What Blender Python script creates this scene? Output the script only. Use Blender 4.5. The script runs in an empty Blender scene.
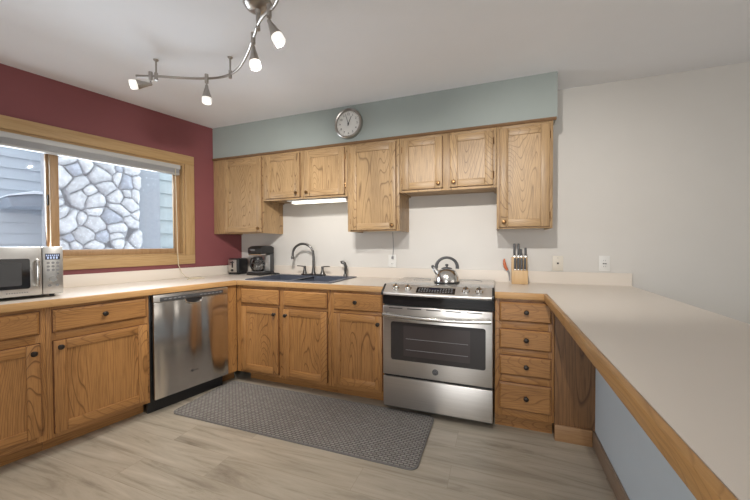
import bpy, bmesh, math, random
import numpy as np
from mathutils import Matrix, Vector
random.seed(7)
rng = np.random.default_rng(11)
SC = bpy.context.scene
COL = SC.collection
R = math.radians
PI = math.pi

# ------------------------------------------------------------------ camera
cam_data = bpy.data.cameras.new('camera')
cam_data.lens = 15.683
cam_data.sensor_width = 36.0
cam_data.clip_start = 0.02
cam = bpy.data.objects.new('camera', cam_data)
COL.objects.link(cam)
cam.matrix_world = Matrix(((0.937027, -0.002946, 0.349244, 2.67158),
                           (0.349238, 0.018114, -0.936859, -2.90092),
                           (-0.003567, 0.999832, 0.018002, 1.22749),
                           (0, 0, 0, 1)))
SC.camera = cam

# ------------------------------------------------------------------ light
WORLD_STRENGTH = 2.6
world = bpy.data.worlds.new('overcast_sky')
SC.world = world
world.use_nodes = True
wn = world.node_tree.nodes
wn['Background'].inputs['Color'].default_value = (0.88, 0.935, 1.0, 1)
wn['Background'].inputs['Strength'].default_value = WORLD_STRENGTH


def area(name, loc, target, sx, sy, power, color):
    d = bpy.data.lights.new(name, 'AREA')
    d.shape = 'RECTANGLE'
    d.size, d.size_y, d.energy, d.color = sx, sy, power, color
    o = bpy.data.objects.new(name, d)
    COL.objects.link(o)
    o.location = loc
    o.rotation_euler = (Vector(target) - Vector(loc)).to_track_quat('-Z', 'Y').to_euler()
    return o


area('rear_fill', (2.6, -5.70, 1.05), (2.4, -3.6, 2.42), 1.8, 1.9, 42, (1.0, 0.97, 0.93))  # added fill lamp behind the camera, tilted up to brighten the ceiling
area('right_fill', (5.65, -2.4, 1.25), (3.2, -2.2, 2.42), 2.2, 1.4, 14, (1.0, 0.95, 0.88))  # added fill lamp at the right wall, which has no window
area('kitchen_window_daylight', (-0.47, -1.43, 1.53), (1.9, -1.95, 2.0), 1.5, 0.7, 34, (0.86, 0.93, 1.0))
LAMP_POWER = 19.5

vs = SC.view_settings
vs.view_transform = 'Standard'
vs.look = 'None'
vs.gamma = 1.0
vs.use_curve_mapping = False
vs.exposure = -0.12

# ------------------------------------------------------------------ materials


def new_mat(name):
    m = bpy.data.materials.new(name)
    m.use_nodes = True
    nt = m.node_tree
    return m, nt, nt.nodes['Principled BSDF']


def nd(nt, t, **kw):
    n = nt.nodes.new(t)
    for k, v in kw.items():
        if k in n.inputs:
            n.inputs[k].default_value = v
        else:
            setattr(n, k, v)
    return n


def lk(nt, a, b):
    nt.links.new(a, b)


def rgba(c):
    return (c[0], c[1], c[2], 1.0)


def plain(name, col, rough=0.5, metal=0.0, var=0.06, scale=6.0, bump=0.0, bscale=80.0, coat=0.0, spec=0.5):
    m, nt, b = new_mat(name)
    b.inputs['Roughness'].default_value = rough
    b.inputs['Metallic'].default_value = metal
    b.inputs['Specular IOR Level'].default_value = spec
    b.inputs['Coat Weight'].default_value = coat
    tc = nd(nt, 'ShaderNodeTexCoord')
    nz = nd(nt, 'ShaderNodeTexNoise', Scale=scale, Detail=3.0)
    lk(nt, tc.outputs['Object'], nz.inputs['Vector'])
    mx = nd(nt, 'ShaderNodeMix', data_type='RGBA')
    mx.inputs['A'].default_value = rgba([c * (1 - var) for c in col])
    mx.inputs['B'].default_value = rgba([min(1, c * (1 + var)) for c in col])
    lk(nt, nz.outputs['Fac'], mx.inputs['Factor'])
    lk(nt, mx.outputs['Result'], b.inputs['Base Color'])
    if bump:
        n2 = nd(nt, 'ShaderNodeTexNoise', Scale=bscale, Detail=4.0)
        lk(nt, tc.outputs['Object'], n2.inputs['Vector'])
        bp = nd(nt, 'ShaderNodeBump', Strength=bump, Distance=0.004)
        lk(nt, n2.outputs['Fac'], bp.inputs['Height'])
        lk(nt, bp.outputs['Normal'], b.inputs['Normal'])
    return m


def oak(name, axis, light, dark, ring=58.0, contrast=0.85, rough=0.42):
    """oak with growth-ring contours stretched along one axis and fine pores"""
    m, nt, b = new_mat(name)
    b.inputs['Roughness'].default_value = rough
    tc = nd(nt, 'ShaderNodeTexCoord')
    oi = nd(nt, 'ShaderNodeObjectInfo')
    ml = nd(nt, 'ShaderNodeMath', operation='MULTIPLY')
    ml.inputs[1].default_value = 37.0
    lk(nt, oi.outputs['Random'], ml.inputs[0])
    ad = nd(nt, 'ShaderNodeVectorMath', operation='ADD')
    lk(nt, tc.outputs['Object'], ad.inputs[0])
    lk(nt, ml.outputs[0], ad.inputs[1])
    mp = nd(nt, 'ShaderNodeMapping')
    sc = [1.0, 1.0, 1.0]
    sc['xyz'.index(axis)] = 0.15
    mp.inputs['Scale'].default_value = sc
    lk(nt, ad.outputs[0], mp.inputs['Vector'])
    n1 = nd(nt, 'ShaderNodeTexNoise', Scale=3.6, Detail=1.3, Roughness=0.45, Distortion=0.25)
    lk(nt, mp.outputs[0], n1.inputs['Vector'])
    m1 = nd(nt, 'ShaderNodeMath', operation='MULTIPLY')
    m1.inputs[1].default_value = ring
    lk(nt, n1.outputs['Fac'], m1.inputs[0])
    fr = nd(nt, 'ShaderNodeMath', operation='FRACT')
    lk(nt, m1.outputs[0], fr.inputs[0])
    cr = nd(nt, 'ShaderNodeValToRGB')
    e = cr.color_ramp.elements
    e[0].position, e[0].color = 0.0, (contrast, contrast, contrast, 1)
    e[1].position, e[1].color = 1.0, (contrast * 0.85, contrast * 0.85, contrast * 0.85, 1)
    k = cr.color_ramp.elements.new(0.16)
    k.color = (0.12, 0.12, 0.12, 1)
    k = cr.color_ramp.elements.new(0.90)
    k.color = (0.05, 0.05, 0.05, 1)
    lk(nt, fr.outputs[0], cr.inputs[0])
    # pores
    mp2 = nd(nt, 'ShaderNodeMapping')
    s2 = [150.0, 150.0, 150.0]
    s2['xyz'.index(axis)] = 7.0
    mp2.inputs['Scale'].default_value = s2
    lk(nt, ad.outputs[0], mp2.inputs['Vector'])
    n2 = nd(nt, 'ShaderNodeTexNoise', Scale=1.0, Detail=2.0)
    lk(nt, mp2.outputs[0], n2.inputs['Vector'])
    r2 = nd(nt, 'ShaderNodeMapRange')
    r2.inputs['From Min'].default_value = 0.42
    r2.inputs['From Max'].default_value = 0.75
    r2.inputs['To Max'].default_value = 0.6
    lk(nt, n2.outputs['Fac'], r2.inputs['Value'])
    # broad tone
    mp3 = nd(nt, 'ShaderNodeMapping')
    s3 = [5.0, 5.0, 5.0]
    s3['xyz'.index(axis)] = 0.7
    mp3.inputs['Scale'].default_value = s3
    lk(nt, ad.outputs[0], mp3.inputs['Vector'])
    n3 = nd(nt, 'ShaderNodeTexNoise', Scale=1.0, Detail=2.0)
    lk(nt, mp3.outputs[0], n3.inputs['Vector'])
    mm = nd(nt, 'ShaderNodeMath', operation='MAXIMUM')
    lk(nt, cr.outputs[0], mm.inputs[0])
    lk(nt, r2.outputs[0], mm.inputs[1])
    a2 = nd(nt, 'ShaderNodeMath', operation='MULTIPLY_ADD')
    a2.inputs[1].default_value = 0.7
    lk(nt, n3.outputs['Fac'], a2.inputs[0])
    a2.inputs[2].default_value = -0.33
    a3 = nd(nt, 'ShaderNodeMath', operation='ADD', use_clamp=True)
    lk(nt, mm.outputs[0], a3.inputs[0])
    lk(nt, a2.outputs[0], a3.inputs[1])
    mx = nd(nt, 'ShaderNodeMix', data_type='RGBA')
    mx.inputs['A'].default_value = rgba(light)
    mx.inputs['B'].default_value = rgba(dark)
    lk(nt, a3.outputs[0], mx.inputs['Factor'])
    lk(nt, mx.outputs['Result'], b.inputs['Base Color'])
    bp = nd(nt, 'ShaderNodeBump', Strength=0.12, Distance=0.002)
    bp.invert = True
    lk(nt, mm.outputs[0], bp.inputs['Height'])
    lk(nt, bp.outputs['Normal'], b.inputs['Normal'])
    return m


def steel(name, col, rough, axis='x', wav=0.0, aniso=0.0, streak=0.10):
    m, nt, b = new_mat(name)
    b.inputs['Metallic'].default_value = 1.0
    b.inputs['Roughness'].default_value = rough
    tc = nd(nt, 'ShaderNodeTexCoord')
    mp = nd(nt, 'ShaderNodeMapping')
    s = [260.0, 260.0, 260.0]
    s['xyz'.index(axis)] = 2.0
    mp.inputs['Scale'].default_value = s
    lk(nt, tc.outputs['Object'], mp.inputs['Vector'])
    n = nd(nt, 'ShaderNodeTexNoise', Scale=1.0, Detail=2.0)
    lk(nt, mp.outputs[0], n.inputs['Vector'])
    mx = nd(nt, 'ShaderNodeMix', data_type='RGBA')
    mx.inputs['A'].default_value = rgba([c * (1 - streak) for c in col])
    mx.inputs['B'].default_value = rgba([min(1, c * (1 + streak)) for c in col])
    lk(nt, n.outputs['Fac'], mx.inputs['Factor'])
    lk(nt, mx.outputs['Result'], b.inputs['Base Color'])
    if aniso:
        b.inputs['Anisotropic'].default_value = aniso
        b.inputs['Anisotropic Rotation'].default_value = 0.25
        tg = nd(nt, 'ShaderNodeTangent', direction_type='RADIAL', axis='Z')
        lk(nt, tg.outputs[0], b.inputs['Tangent'])
    if wav:
        mp2 = nd(nt, 'ShaderNodeMapping')
        mp2.inputs['Scale'].default_value = (5.5, 5.5, 0.35)
        lk(nt, tc.outputs['Object'], mp2.inputs['Vector'])
        n2 = nd(nt, 'ShaderNodeTexNoise', Scale=1.3, Detail=0.5)
        lk(nt, mp2.outputs[0], n2.inputs['Vector'])
        bp = nd(nt, 'ShaderNodeBump', Strength=wav, Distance=0.05)
        lk(nt, n2.outputs['Fac'], bp.inputs['Height'])
        lk(nt, bp.outputs['Normal'], b.inputs['Normal'])
    return m


def emit(name, col, strength):
    m, nt, b = new_mat(name)
    b.inputs['Base Color'].default_value = rgba(col)
    b.inputs['Emission Color'].default_value = rgba(col)
    b.inputs['Emission Strength'].default_value = strength
    return m


def glass(name, tint=(0.95, 0.98, 1.0), rough=0.0):
    m, nt, b = new_mat(name)
    nt.nodes.remove(b)
    out = nt.nodes['Material Output']
    tr = nd(nt, 'ShaderNodeBsdfTransparent', Color=rgba(tint))
    gl = nd(nt, 'ShaderNodeBsdfGlossy', Roughness=0.01)
    fn = nd(nt, 'ShaderNodeFresnel', IOR=1.5)
    ms = nd(nt, 'ShaderNodeMixShader')
    lk(nt, fn.outputs[0], ms.inputs[0])
    lk(nt, tr.outputs[0], ms.inputs[1])
    lk(nt, gl.outputs[0], ms.inputs[2])
    lk(nt, ms.outputs[0], out.inputs['Surface'])
    return m


def floor_mat():
    m, nt, b = new_mat('vinyl_plank')
    b.inputs['Roughness'].default_value = 0.38
    tc = nd(nt, 'ShaderNodeTexCoord')
    br = nd(nt, 'ShaderNodeTexBrick', offset=0.37, offset_frequency=2)
    br.inputs['Scale'].default_value = 1.0
    br.inputs['Brick Width'].default_value = 1.22
    br.inputs['Row Height'].default_value = 0.18
    br.inputs['Mortar Size'].default_value = 0.0012
    br.inputs['Color1'].default_value = (0, 0, 0, 1)
    br.inputs['Color2'].default_value = (1, 1, 1, 1)
    br.inputs['Mortar'].default_value = (0.5, 0.5, 0.5, 1)
    lk(nt, tc.outputs['Object'], br.inputs['Vector'])
    off = nd(nt, 'ShaderNodeVectorMath', operation='MULTIPLY_ADD')
    lk(nt, br.outputs['Color'], off.inputs[0])
    off.inputs[1].default_value = (9.0, 5.0, 3.0)
    lk(nt, tc.outputs['Object'], off.inputs[2])
    mp = nd(nt, 'ShaderNodeMapping')
    mp.inputs['Scale'].default_value = (1.1, 11.0, 1.0)
    lk(nt, off.outputs[0], mp.inputs['Vector'])
    n1 = nd(nt, 'ShaderNodeTexNoise', Scale=1.0, Detail=8.0, Roughness=0.68, Distortion=0.9)
    lk(nt, mp.outputs[0], n1.inputs['Vector'])
    cr = nd(nt, 'ShaderNodeValToRGB')
    e = cr.color_ramp.elements
    e[0].position, e[0].color = 0.26, (0.20, 0.165, 0.125, 1)
    e[1].position, e[1].color = 0.76, (0.58, 0.515, 0.425, 1)
    k = cr.color_ramp.elements.new(0.48)
    k.color = (0.43, 0.375, 0.295, 1)
    lk(nt, n1.outputs['Fac'], cr.inputs[0])
    hs = nd(nt, 'ShaderNodeMix', data_type='RGBA', blend_type='MULTIPLY')
    hs.inputs['Factor'].default_value = 1.0
    tone = nd(nt, 'ShaderNodeMix', data_type='RGBA')
    tone.inputs['A'].default_value = (0.96, 0.96, 0.96, 1)
    tone.inputs['B'].default_value = (1.03, 1.03, 1.02, 1)
    lk(nt, br.outputs['Color'], tone.inputs['Factor'])
    lk(nt, cr.outputs[0], hs.inputs['A'])
    lk(nt, tone.outputs['Result'], hs.inputs['B'])
    seam = nd(nt, 'ShaderNodeMix', data_type='RGBA')
    lk(nt, br.outputs['Fac'], seam.inputs['Factor'])
    lk(nt, hs.outputs['Result'], seam.inputs['A'])
    seam.inputs['B'].default_value = (0.36, 0.30, 0.23, 1)
    lk(nt, seam.outputs['Result'], b.inputs['Base Color'])
    bp = nd(nt, 'ShaderNodeBump', Strength=0.08, Distance=0.002)
    lk(nt, n1.outputs['Fac'], bp.inputs['Height'])
    lk(nt, bp.outputs['Normal'], b.inputs['Normal'])
    return m


def rug_mat():
    m, nt, b = new_mat('ribbed_rug')
    b.inputs['Roughness'].default_value = 0.95
    b.inputs['Specular IOR Level'].default_value = 0.1
    tc = nd(nt, 'ShaderNodeTexCoord')
    br = nd(nt, 'ShaderNodeTexBrick', offset=0.5, offset_frequency=2)
    br.inputs['Scale'].default_value = 1.0
    br.inputs['Brick Width'].default_value = 0.034
    br.inputs['Row Height'].default_value = 0.0175
    br.inputs['Mortar Size'].default_value = 0.0036
    br.inputs['Mortar Smooth'].default_value = 0.6
    br.inputs['Color1'].default_value = (0.46, 0.43, 0.40, 1)
    br.inputs['Color2'].default_value = (0.37, 0.345, 0.32, 1)
    br.inputs['Mortar'].default_value = (0.15, 0.138, 0.128, 1)
    lk(nt, tc.outputs['Object'], br.inputs['Vector'])
    nz = nd(nt, 'ShaderNodeTexNoise', Scale=260.0, Detail=2.0)
    lk(nt, tc.outputs['Object'], nz.inputs['Vector'])
    mx = nd(nt, 'ShaderNodeMix', data_type='RGBA', blend_type='MULTIPLY')
    mx.inputs['Factor'].default_value = 0.5
    lk(nt, br.outputs['Color'], mx.inputs['A'])
    lk(nt, nz.outputs['Color'], mx.inputs['B'])
    lk(nt, mx.outputs['Result'], b.inputs['Base Color'])
    bp = nd(nt, 'ShaderNodeBump', Strength=0.6, Distance=0.004)
    bp.invert = True
    lk(nt, br.outputs['Fac'], bp.inputs['Height'])
    lk(nt, bp.outputs['Normal'], b.inputs['Normal'])
    return m


def attr_mat(name, rough=0.85):
    m, nt, b = new_mat(name)
    b.inputs['Roughness'].default_value = rough
    a = nd(nt, 'ShaderNodeAttribute', attribute_name='stone')
    nz = nd(nt, 'ShaderNodeTexNoise', Scale=22.0, Detail=6.0)
    tc = nd(nt, 'ShaderNodeTexCoord')
    lk(nt, tc.outputs['Object'], nz.inputs['Vector'])
    mr = nd(nt, 'ShaderNodeMapRange')
    mr.inputs['From Min'].default_value = 0.3
    mr.inputs['From Max'].default_value = 0.7
    mr.inputs['To Min'].default_value = 0.78
    mr.inputs['To Max'].default_value = 1.12
    lk(nt, nz.outputs['Fac'], mr.inputs['Value'])
    mx = nd(nt, 'ShaderNodeMix', data_type='RGBA', blend_type='MULTIPLY')
    mx.inputs['Factor'].default_value = 1.0
    lk(nt, a.outputs['Color'], mx.inputs['A'])
    lk(nt, mr.outputs[0], mx.inputs['B'])
    lk(nt, mx.outputs['Result'], b.inputs['Base Color'])
    return m


OL, OD = (0.43, 0.21, 0.068), (0.11, 0.04, 0.011)
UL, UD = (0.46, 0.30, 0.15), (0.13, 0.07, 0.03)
M = dict(
    oak_v=oak('base_oak_upright', 'z', OL, OD),
    oak_h=oak('base_oak_across', 'x', OL, OD, contrast=0.6),
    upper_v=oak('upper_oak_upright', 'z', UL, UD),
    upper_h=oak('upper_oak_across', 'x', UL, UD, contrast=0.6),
    oak_lip=plain('dark_oak_edge', (0.13, 0.045, 0.018), 0.5, var=0.2, scale=20),  # darker strip reaching just past the door and drawer edges
    upper_lip=plain('dark_upper_edge', (0.19, 0.095, 0.045), 0.5, var=0.2, scale=20),  # same darker strip for the wall cabinet doors
    edge_x=oak('edge_oak', 'x', (0.56, 0.33, 0.14), (0.36, 0.18, 0.06), contrast=0.35),
    edge_y=oak('edge_oak_long', 'y', (0.48, 0.26, 0.09), (0.24, 0.11, 0.03), contrast=0.6),
    dark_ply=oak('dark_plywood', 'z', (0.25, 0.125, 0.05), (0.07, 0.03, 0.012), ring=24, contrast=0.8),
    casing_h=oak('window_pine_across', 'x', (0.48, 0.315, 0.15), (0.32, 0.18, 0.065), ring=12, contrast=0.45),
    casing_v=oak('window_pine_upright', 'z', (0.48, 0.315, 0.15), (0.32, 0.18, 0.065), ring=12, contrast=0.45),
    sash=oak('sash_pine', 'z', (0.42, 0.26, 0.13), (0.26, 0.14, 0.06), ring=10, contrast=0.4),
    base_x=oak('baseboard_oak', 'x', (0.40, 0.23, 0.11), (0.24, 0.12, 0.05), contrast=0.35),
    base_y=oak('baseboard_grey_oak', 'y', (0.33, 0.235, 0.165), (0.20, 0.135, 0.09), contrast=0.35),
    maroon=plain('maroon_paint', (0.215, 0.062, 0.066), 0.55, bump=0.05, bscale=180, var=0.04),
    white_wall=plain('off_white_paint', (0.635, 0.61, 0.572), 0.7, bump=0.05, bscale=180, var=0.02),
    sage=plain('sage_paint', (0.31, 0.345, 0.325), 0.65, bump=0.05, bscale=180, var=0.03),
    ceil=plain('ceiling_paint', (0.83, 0.83, 0.845), 0.8, bump=0.12, bscale=120, var=0.02),
    kneewall=plain('daylight_tinted_paint', (0.60, 0.68, 0.74), 0.7, bump=0.05, bscale=180, var=0.02),  # pale wall paint with the cool window daylight put into its colour
    laminate=plain('cream_laminate', (0.72, 0.65, 0.57), 0.33, var=0.02, scale=3),
    floor=floor_mat(), rug=rug_mat(),
    rug_edge=plain('rug_binding', (0.20, 0.19, 0.18), 0.95),
    steel=steel('brushed_steel', (0.60, 0.575, 0.545), 0.34, 'x', aniso=0.75),
    satin=steel('satin_steel', (0.74, 0.72, 0.70), 0.52, 'x'),
    steel_dw=steel('dishwasher_steel', (0.62, 0.59, 0.555), 0.20, 'z', wav=1.0, streak=0.04),
    steel_mw=steel('microwave_steel', (0.62, 0.61, 0.59), 0.33, 'x'),
    chrome=plain('polished_steel', (0.68, 0.67, 0.65), 0.14, 1.0, var=0.03),
    nickel=plain('brushed_nickel', (0.42, 0.39, 0.355), 0.28, 1.0, var=0.05),
    bronze=plain('oil_rubbed_bronze', (0.045, 0.035, 0.028), 0.35, 0.6, var=0.1),
    faucet=plain('dark_pewter', (0.13, 0.125, 0.12), 0.28, 0.9, var=0.1),
    brass=plain('antique_brass', (0.22, 0.12, 0.05), 0.35, 0.9, var=0.1),
    black=plain('black_plastic', (0.018, 0.018, 0.019), 0.35, var=0.1),
    black_gloss=plain('black_gloss', (0.012, 0.011, 0.012), 0.06, var=0.1),
    oven_glass=plain('oven_glass', (0.030, 0.026, 0.027), 0.09, var=0.05),
    oven_in=plain('oven_inner_glass', (0.050, 0.040, 0.040), 0.12, var=0.05),
    cooktop=plain('grey_ceramic_glass', (0.34, 0.33, 0.32), 0.16, 0.6, var=0.03, coat=0.6),
    dgrey=plain('dark_grey_plastic', (0.06, 0.06, 0.062), 0.4, var=0.1),
    mgrey=plain('grey_plastic', (0.24, 0.24, 0.245), 0.4, var=0.05),
    white=plain('white_plastic', (0.74, 0.73, 0.70), 0.4, var=0.02),
    ivory=plain('ivory_plastic', (0.68, 0.63, 0.545), 0.4, var=0.02),
    sink=plain('slate_composite', (0.085, 0.095, 0.125), 0.42, var=0.08, scale=60),
    lcd=plain('navy_display', (0.012, 0.016, 0.045), 0.12, var=0.1),
    lcd_on=emit('lit_segments', (0.45, 0.55, 0.8), 0.16),
    block=oak('knife_block_wood', 'z', (0.62, 0.42, 0.22), (0.45, 0.27, 0.12), contrast=0.35),
    orange=plain('orange_plastic', (0.50, 0.13, 0.045), 0.4),
    blind=plain('aluminium_blind', (0.52, 0.52, 0.51), 0.4, 0.2, var=0.03),
    blind_dark=plain('blind_slats', (0.40, 0.40, 0.405), 0.4, 0.2, var=0.06),
    cord=plain('beige_cord', (0.62, 0.54, 0.40), 0.7),
    glass=glass('window_glass'),
    jar=glass('carafe_glass', (0.86, 0.86, 0.86)),
    coffee=plain('satin_silver', (0.72, 0.71, 0.69), 0.3, 0.7),
    bulb=emit('frosted_lamp_glass', (1.0, 0.96, 0.90), 0.72),
    tube=emit('fluorescent_diffuser', (1.0, 0.95, 0.80), 2.6),
    clock_face=plain('clock_paper', (0.70, 0.69, 0.655), 0.5, var=0.02),
    ink=plain('dark_ink', (0.035, 0.035, 0.037), 0.5),
    siding=plain('grey_siding', (0.50, 0.53, 0.57), 0.8, var=0.05),
    panel=plain('grey_stucco', (0.36, 0.38, 0.41), 0.9, var=0.12, scale=30, bump=0.4, bscale=60),
    shingle=plain('grey_green_shingle', (0.42, 0.47, 0.475), 0.85, var=0.15, scale=9),
    stone=attr_mat('river_stone'),
    mortar=plain('mortar', (0.42, 0.42, 0.44), 0.9),
    snow=plain('snow', (0.86, 0.89, 0.94), 0.7, bump=0.3, bscale=14),
    fascia=plain('grey_fascia', (0.34, 0.37, 0.42), 0.8),
)

# ------------------------------------------------------------------ mesh helpers


class MB:
    def __init__(self):
        self.bm = bmesh.new()

    def _mi(self, faces, mi):
        for f in faces:
            f.material_index = mi

    def box(self, x0, x1, y0, y1, z0, z1, bev=0.0, mi=0, seg=2):
        vs_ = [self.bm.verts.new(p) for p in ((x0, y0, z0), (x1, y0, z0), (x1, y1, z0), (x0, y1, z0),
                                              (x0, y0, z1), (x1, y0, z1), (x1, y1, z1), (x0, y1, z1))]
        fs = [self.bm.faces.new([vs_[i] for i in q]) for q in
              ((3, 2, 1, 0), (4, 5, 6, 7), (0, 1, 5, 4), (1, 2, 6, 5), (2, 3, 7, 6), (3, 0, 4, 7))]
        self._mi(fs, mi)
        if bev > 0:
            es = list({e for f in fs for e in f.edges})
            r = bmesh.ops.bevel(self.bm, geom=es, offset=bev, segments=seg, affect='EDGES', profile=0.5)
            self._mi(r['faces'], mi)
        return self

    def prism(self, poly, z0, z1, mi=0, bev=0.0):
        """poly: list of (x, y), counter-clockwise"""
        lo = [self.bm.verts.new((p[0], p[1], z0)) for p in poly]
        hi = [self.bm.verts.new((p[0], p[1], z1)) for p in poly]
        n = len(poly)
        fs = [self.bm.faces.new(lo[::-1]), self.bm.faces.new(hi)]
        for i in range(n):
            fs.append(self.bm.faces.new((lo[i], lo[(i + 1) % n], hi[(i + 1) % n], hi[i])))
        self._mi(fs, mi)
        if bev > 0:
            es = list({e for f in fs for e in f.edges})
            r = bmesh.ops.bevel(self.bm, geom=es, offset=bev, segments=2, affect='EDGES', profile=0.5)
            self._mi(r['faces'], mi)
        return self

    def extrude_poly(self, pts, vec, mi=0, bev=0.0):
        """planar polygon of 3-D points pushed along vec"""
        a = [self.bm.verts.new(p) for p in pts]
        b = [self.bm.verts.new(Vector(p) + Vector(vec)) for p in pts]
        n = len(pts)
        fs = [self.bm.faces.new(a[::-1]), self.bm.faces.new(b)]
        for i in range(n):
            fs.append(self.bm.faces.new((a[i], a[(i + 1) % n], b[(i + 1) % n], b[i])))
        self._mi(fs, mi)
        if bev > 0:
            es = list({e for f in fs for e in f.edges})
            r = bmesh.ops.bevel(self.bm, geom=es, offset=bev, segments=2, affect='EDGES', profile=0.5)
            self._mi(r['faces'], mi)
        return self

    def lathe(self, prof, c=(0, 0, 0), axis=(0, 0, 1), seg=24, mi=0, cap=True):
        """prof: list of (radius, distance along axis)"""
        q = Vector((0, 0, 1)).rotation_difference(Vector(axis).normalized())
        c = Vector(c)
        rings = []
        for r, h in prof:
            ring = []
            for i in range(seg):
                t = 2 * PI * i / seg
                ring.append(self.bm.verts.new(c + q @ Vector((r * math.cos(t), r * math.sin(t), h))))
            rings.append(ring)
        fs = []
        for a, b in zip(rings, rings[1:]):
            for i in range(seg):
                fs.append(self.bm.faces.new((a[i], a[(i + 1) % seg], b[(i + 1) % seg], b[i])))
        if cap:
            fs.append(self.bm.faces.new(rings[0][::-1]))
            fs.append(self.bm.faces.new(rings[-1]))
        self._mi(fs, mi)
        return self

    def cyl(self, p0, p1, r0, r1=None, seg=16, mi=0):
        p0, p1 = Vector(p0), Vector(p1)
        r1 = r0 if r1 is None else r1
        return self.lathe([(r0, 0), (r1, (p1 - p0).length)], p0, p1 - p0, seg, mi)

    def tube(self, pts, r, seg=10, mi=0, rs=None):
        pts = [Vector(p) for p in pts]
        n = len(pts)
        rings = []
        up = None
        for i, p in enumerate(pts):
            t = (pts[min(i + 1, n - 1)] - pts[max(i - 1, 0)]).normalized()
            if up is None:
                up = Vector((0, 0, 1)) if abs(t.z) < 0.9 else Vector((1, 0, 0))
            a = t.cross(up)
            if a.length < 1e-5:
                a = t.orthogonal()
            a.normalize()
            b = a.cross(t).normalized()
            up = b
            rr = rs[i] if rs else r
            rings.append([self.bm.verts.new(p + a * rr * math.cos(2 * PI * k / seg) + b * rr * math.sin(2 * PI * k / seg))
                          for k in range(seg)])
        fs = []
        for a, b in zip(rings, rings[1:]):
            for i in range(seg):
                fs.append(self.bm.faces.new((a[i], a[(i + 1) % seg], b[(i + 1) % seg], b[i])))
        fs.append(self.bm.faces.new(rings[0][::-1]))
        fs.append(self.bm.faces.new(rings[-1]))
        self._mi(fs, mi)
        return self

    def ball(self, c, r, mi=0, sx=1, sy=1, sz=1, seg=16):
        r_ = bmesh.ops.create_uvsphere(self.bm, u_segments=seg, v_segments=seg // 2, radius=r,
                                       matrix=Matrix.Translation(c) @ Matrix.Diagonal((sx, sy, sz, 1)))
        self._mi({f for v in r_['verts'] for f in v.link_faces}, mi)
        return self

    def text(self, s, size, mat, depth=0.0004, mi=0):
        cu = bpy.data.curves.new('tmp', 'FONT')
        cu.body, cu.size, cu.extrude = s, size, depth
        cu.align_x, cu.align_y = 'CENTER', 'CENTER'
        o = bpy.data.objects.new('tmp', cu)
        COL.objects.link(o)
        dg = bpy.context.evaluated_depsgraph_get()
        me = bpy.data.meshes.new_from_object(o.evaluated_get(dg))
        me.transform(mat)
        nf = len(self.bm.faces)
        self.bm.from_mesh(me)
        self.bm.faces.ensure_lookup_table()
        for f in self.bm.faces[nf:]:
            f.material_index = mi
        bpy.data.objects.remove(o)
        bpy.data.curves.remove(cu)
        bpy.data.meshes.remove(me)
        return self

    def build(self, name, mats, parent=None, sharp=35):
        bmesh.ops.recalc_face_normals(self.bm, faces=self.bm.faces)
        me = bpy.data.meshes.new(name)
        self.bm.to_mesh(me)
        self.bm.free()
        for m in (mats if isinstance(mats, (list, tuple)) else [mats]):
            me.materials.append(m)
        for p in me.polygons:
            p.use_smooth = True
        me.set_sharp_from_angle(angle=R(sharp))
        o = bpy.data.objects.new(name, me)
        COL.objects.link(o)
        if parent is not None:
            o.parent = parent
        return o


def tag(o, label, cat, group=None):
    o['label'] = label
    o['category'] = cat
    if group:
        o['group'] = group
    return o


def thing(name, label, cat, loc=(0, 0, 0), rz=0.0, group=None):
    o = bpy.data.objects.new(name, None)
    o.empty_display_size = 0.05
    COL.objects.link(o)
    o.location = loc
    o.rotation_euler = (0, 0, rz)
    return tag(o, label, cat, group)


def struct(o):
    o['kind'] = 'structure'
    return o


# ------------------------------------------------------------------ room frame
# back wall y = 0; the window wall leaves the corner (0,0) at 102 degrees to it.
A = 0.2145
LEFT_RZ = PI / 2 - A                 # frame of the window wall: x' towards the corner, y' into the wall
DV = Vector((-math.sin(A), -math.cos(A), 0))
NV = Vector((math.cos(A), -math.sin(A), 0))


def LP(u, v, z=0.0):
    """u out of the window wall, v along it from the corner"""
    return NV * u + DV * v + Vector((0, 0, z))


def wall_x(y):
    return y * math.tan(A)           # x of the window wall at a given y


H = 2.42
FY = -0.61                            # base cabinet face planes
FU = 0.618
CT = 0.914
PT = 0.0077                           # slight skew of the peninsula


def penx(x, y):
    return x + PT * y


# ------------------------------------------------------------------ shell
b = MB().prism([(0, 0), (-1.30, -5.97), (6.0, -5.97), (6.0, 0)], -0.08, 0.0)
struct(b.build('floor', M['floor']))
b = MB().prism([(0, 0), (-1.30, -5.97), (6.0, -5.97), (6.0, 0)], H, H + 0.08)
struct(b.build('ceiling', M['ceil']))
struct(MB().box(-0.15, 6.0, 0.0, 0.12, -0.08, H + 0.08).build('wall_back', M['white_wall']))
struct(MB().box(6.0, 6.12, -5.97, 0.12, -0.08, H + 0.08).build('wall_right', M['white_wall']))
b = MB()
b.box(-1.45, 1.7, -5.97, -5.85, 0, H)
b.box(3.5, 6.0, -5.97, -5.85, 0, H)
b.box(1.7, 3.5, -5.97, -5.85, 2.1, H)
struct(b.build('wall_rear', M['white_wall']))

# window wall, in its own frame (x' = -v, y' = -u)
WV0, WV1, WZ0, WZ1 = 0.613, 2.42, 1.130, 1.995      # opening
b = MB()
b.box(-6.1, -WV1, 0, 0.15, -0.08, H + 0.08)
b.box(-WV0, 0.03, 0, 0.15, -0.08, H + 0.08)
b.box(-WV1, -WV0, 0, 0.15, -0.08, WZ0)
b.box(-WV1, -WV0, 0, 0.15, WZ1, H + 0.08)
o = struct(b.build('wall_left', M['maroon']))
o.rotation_euler.z = LEFT_RZ

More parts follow.
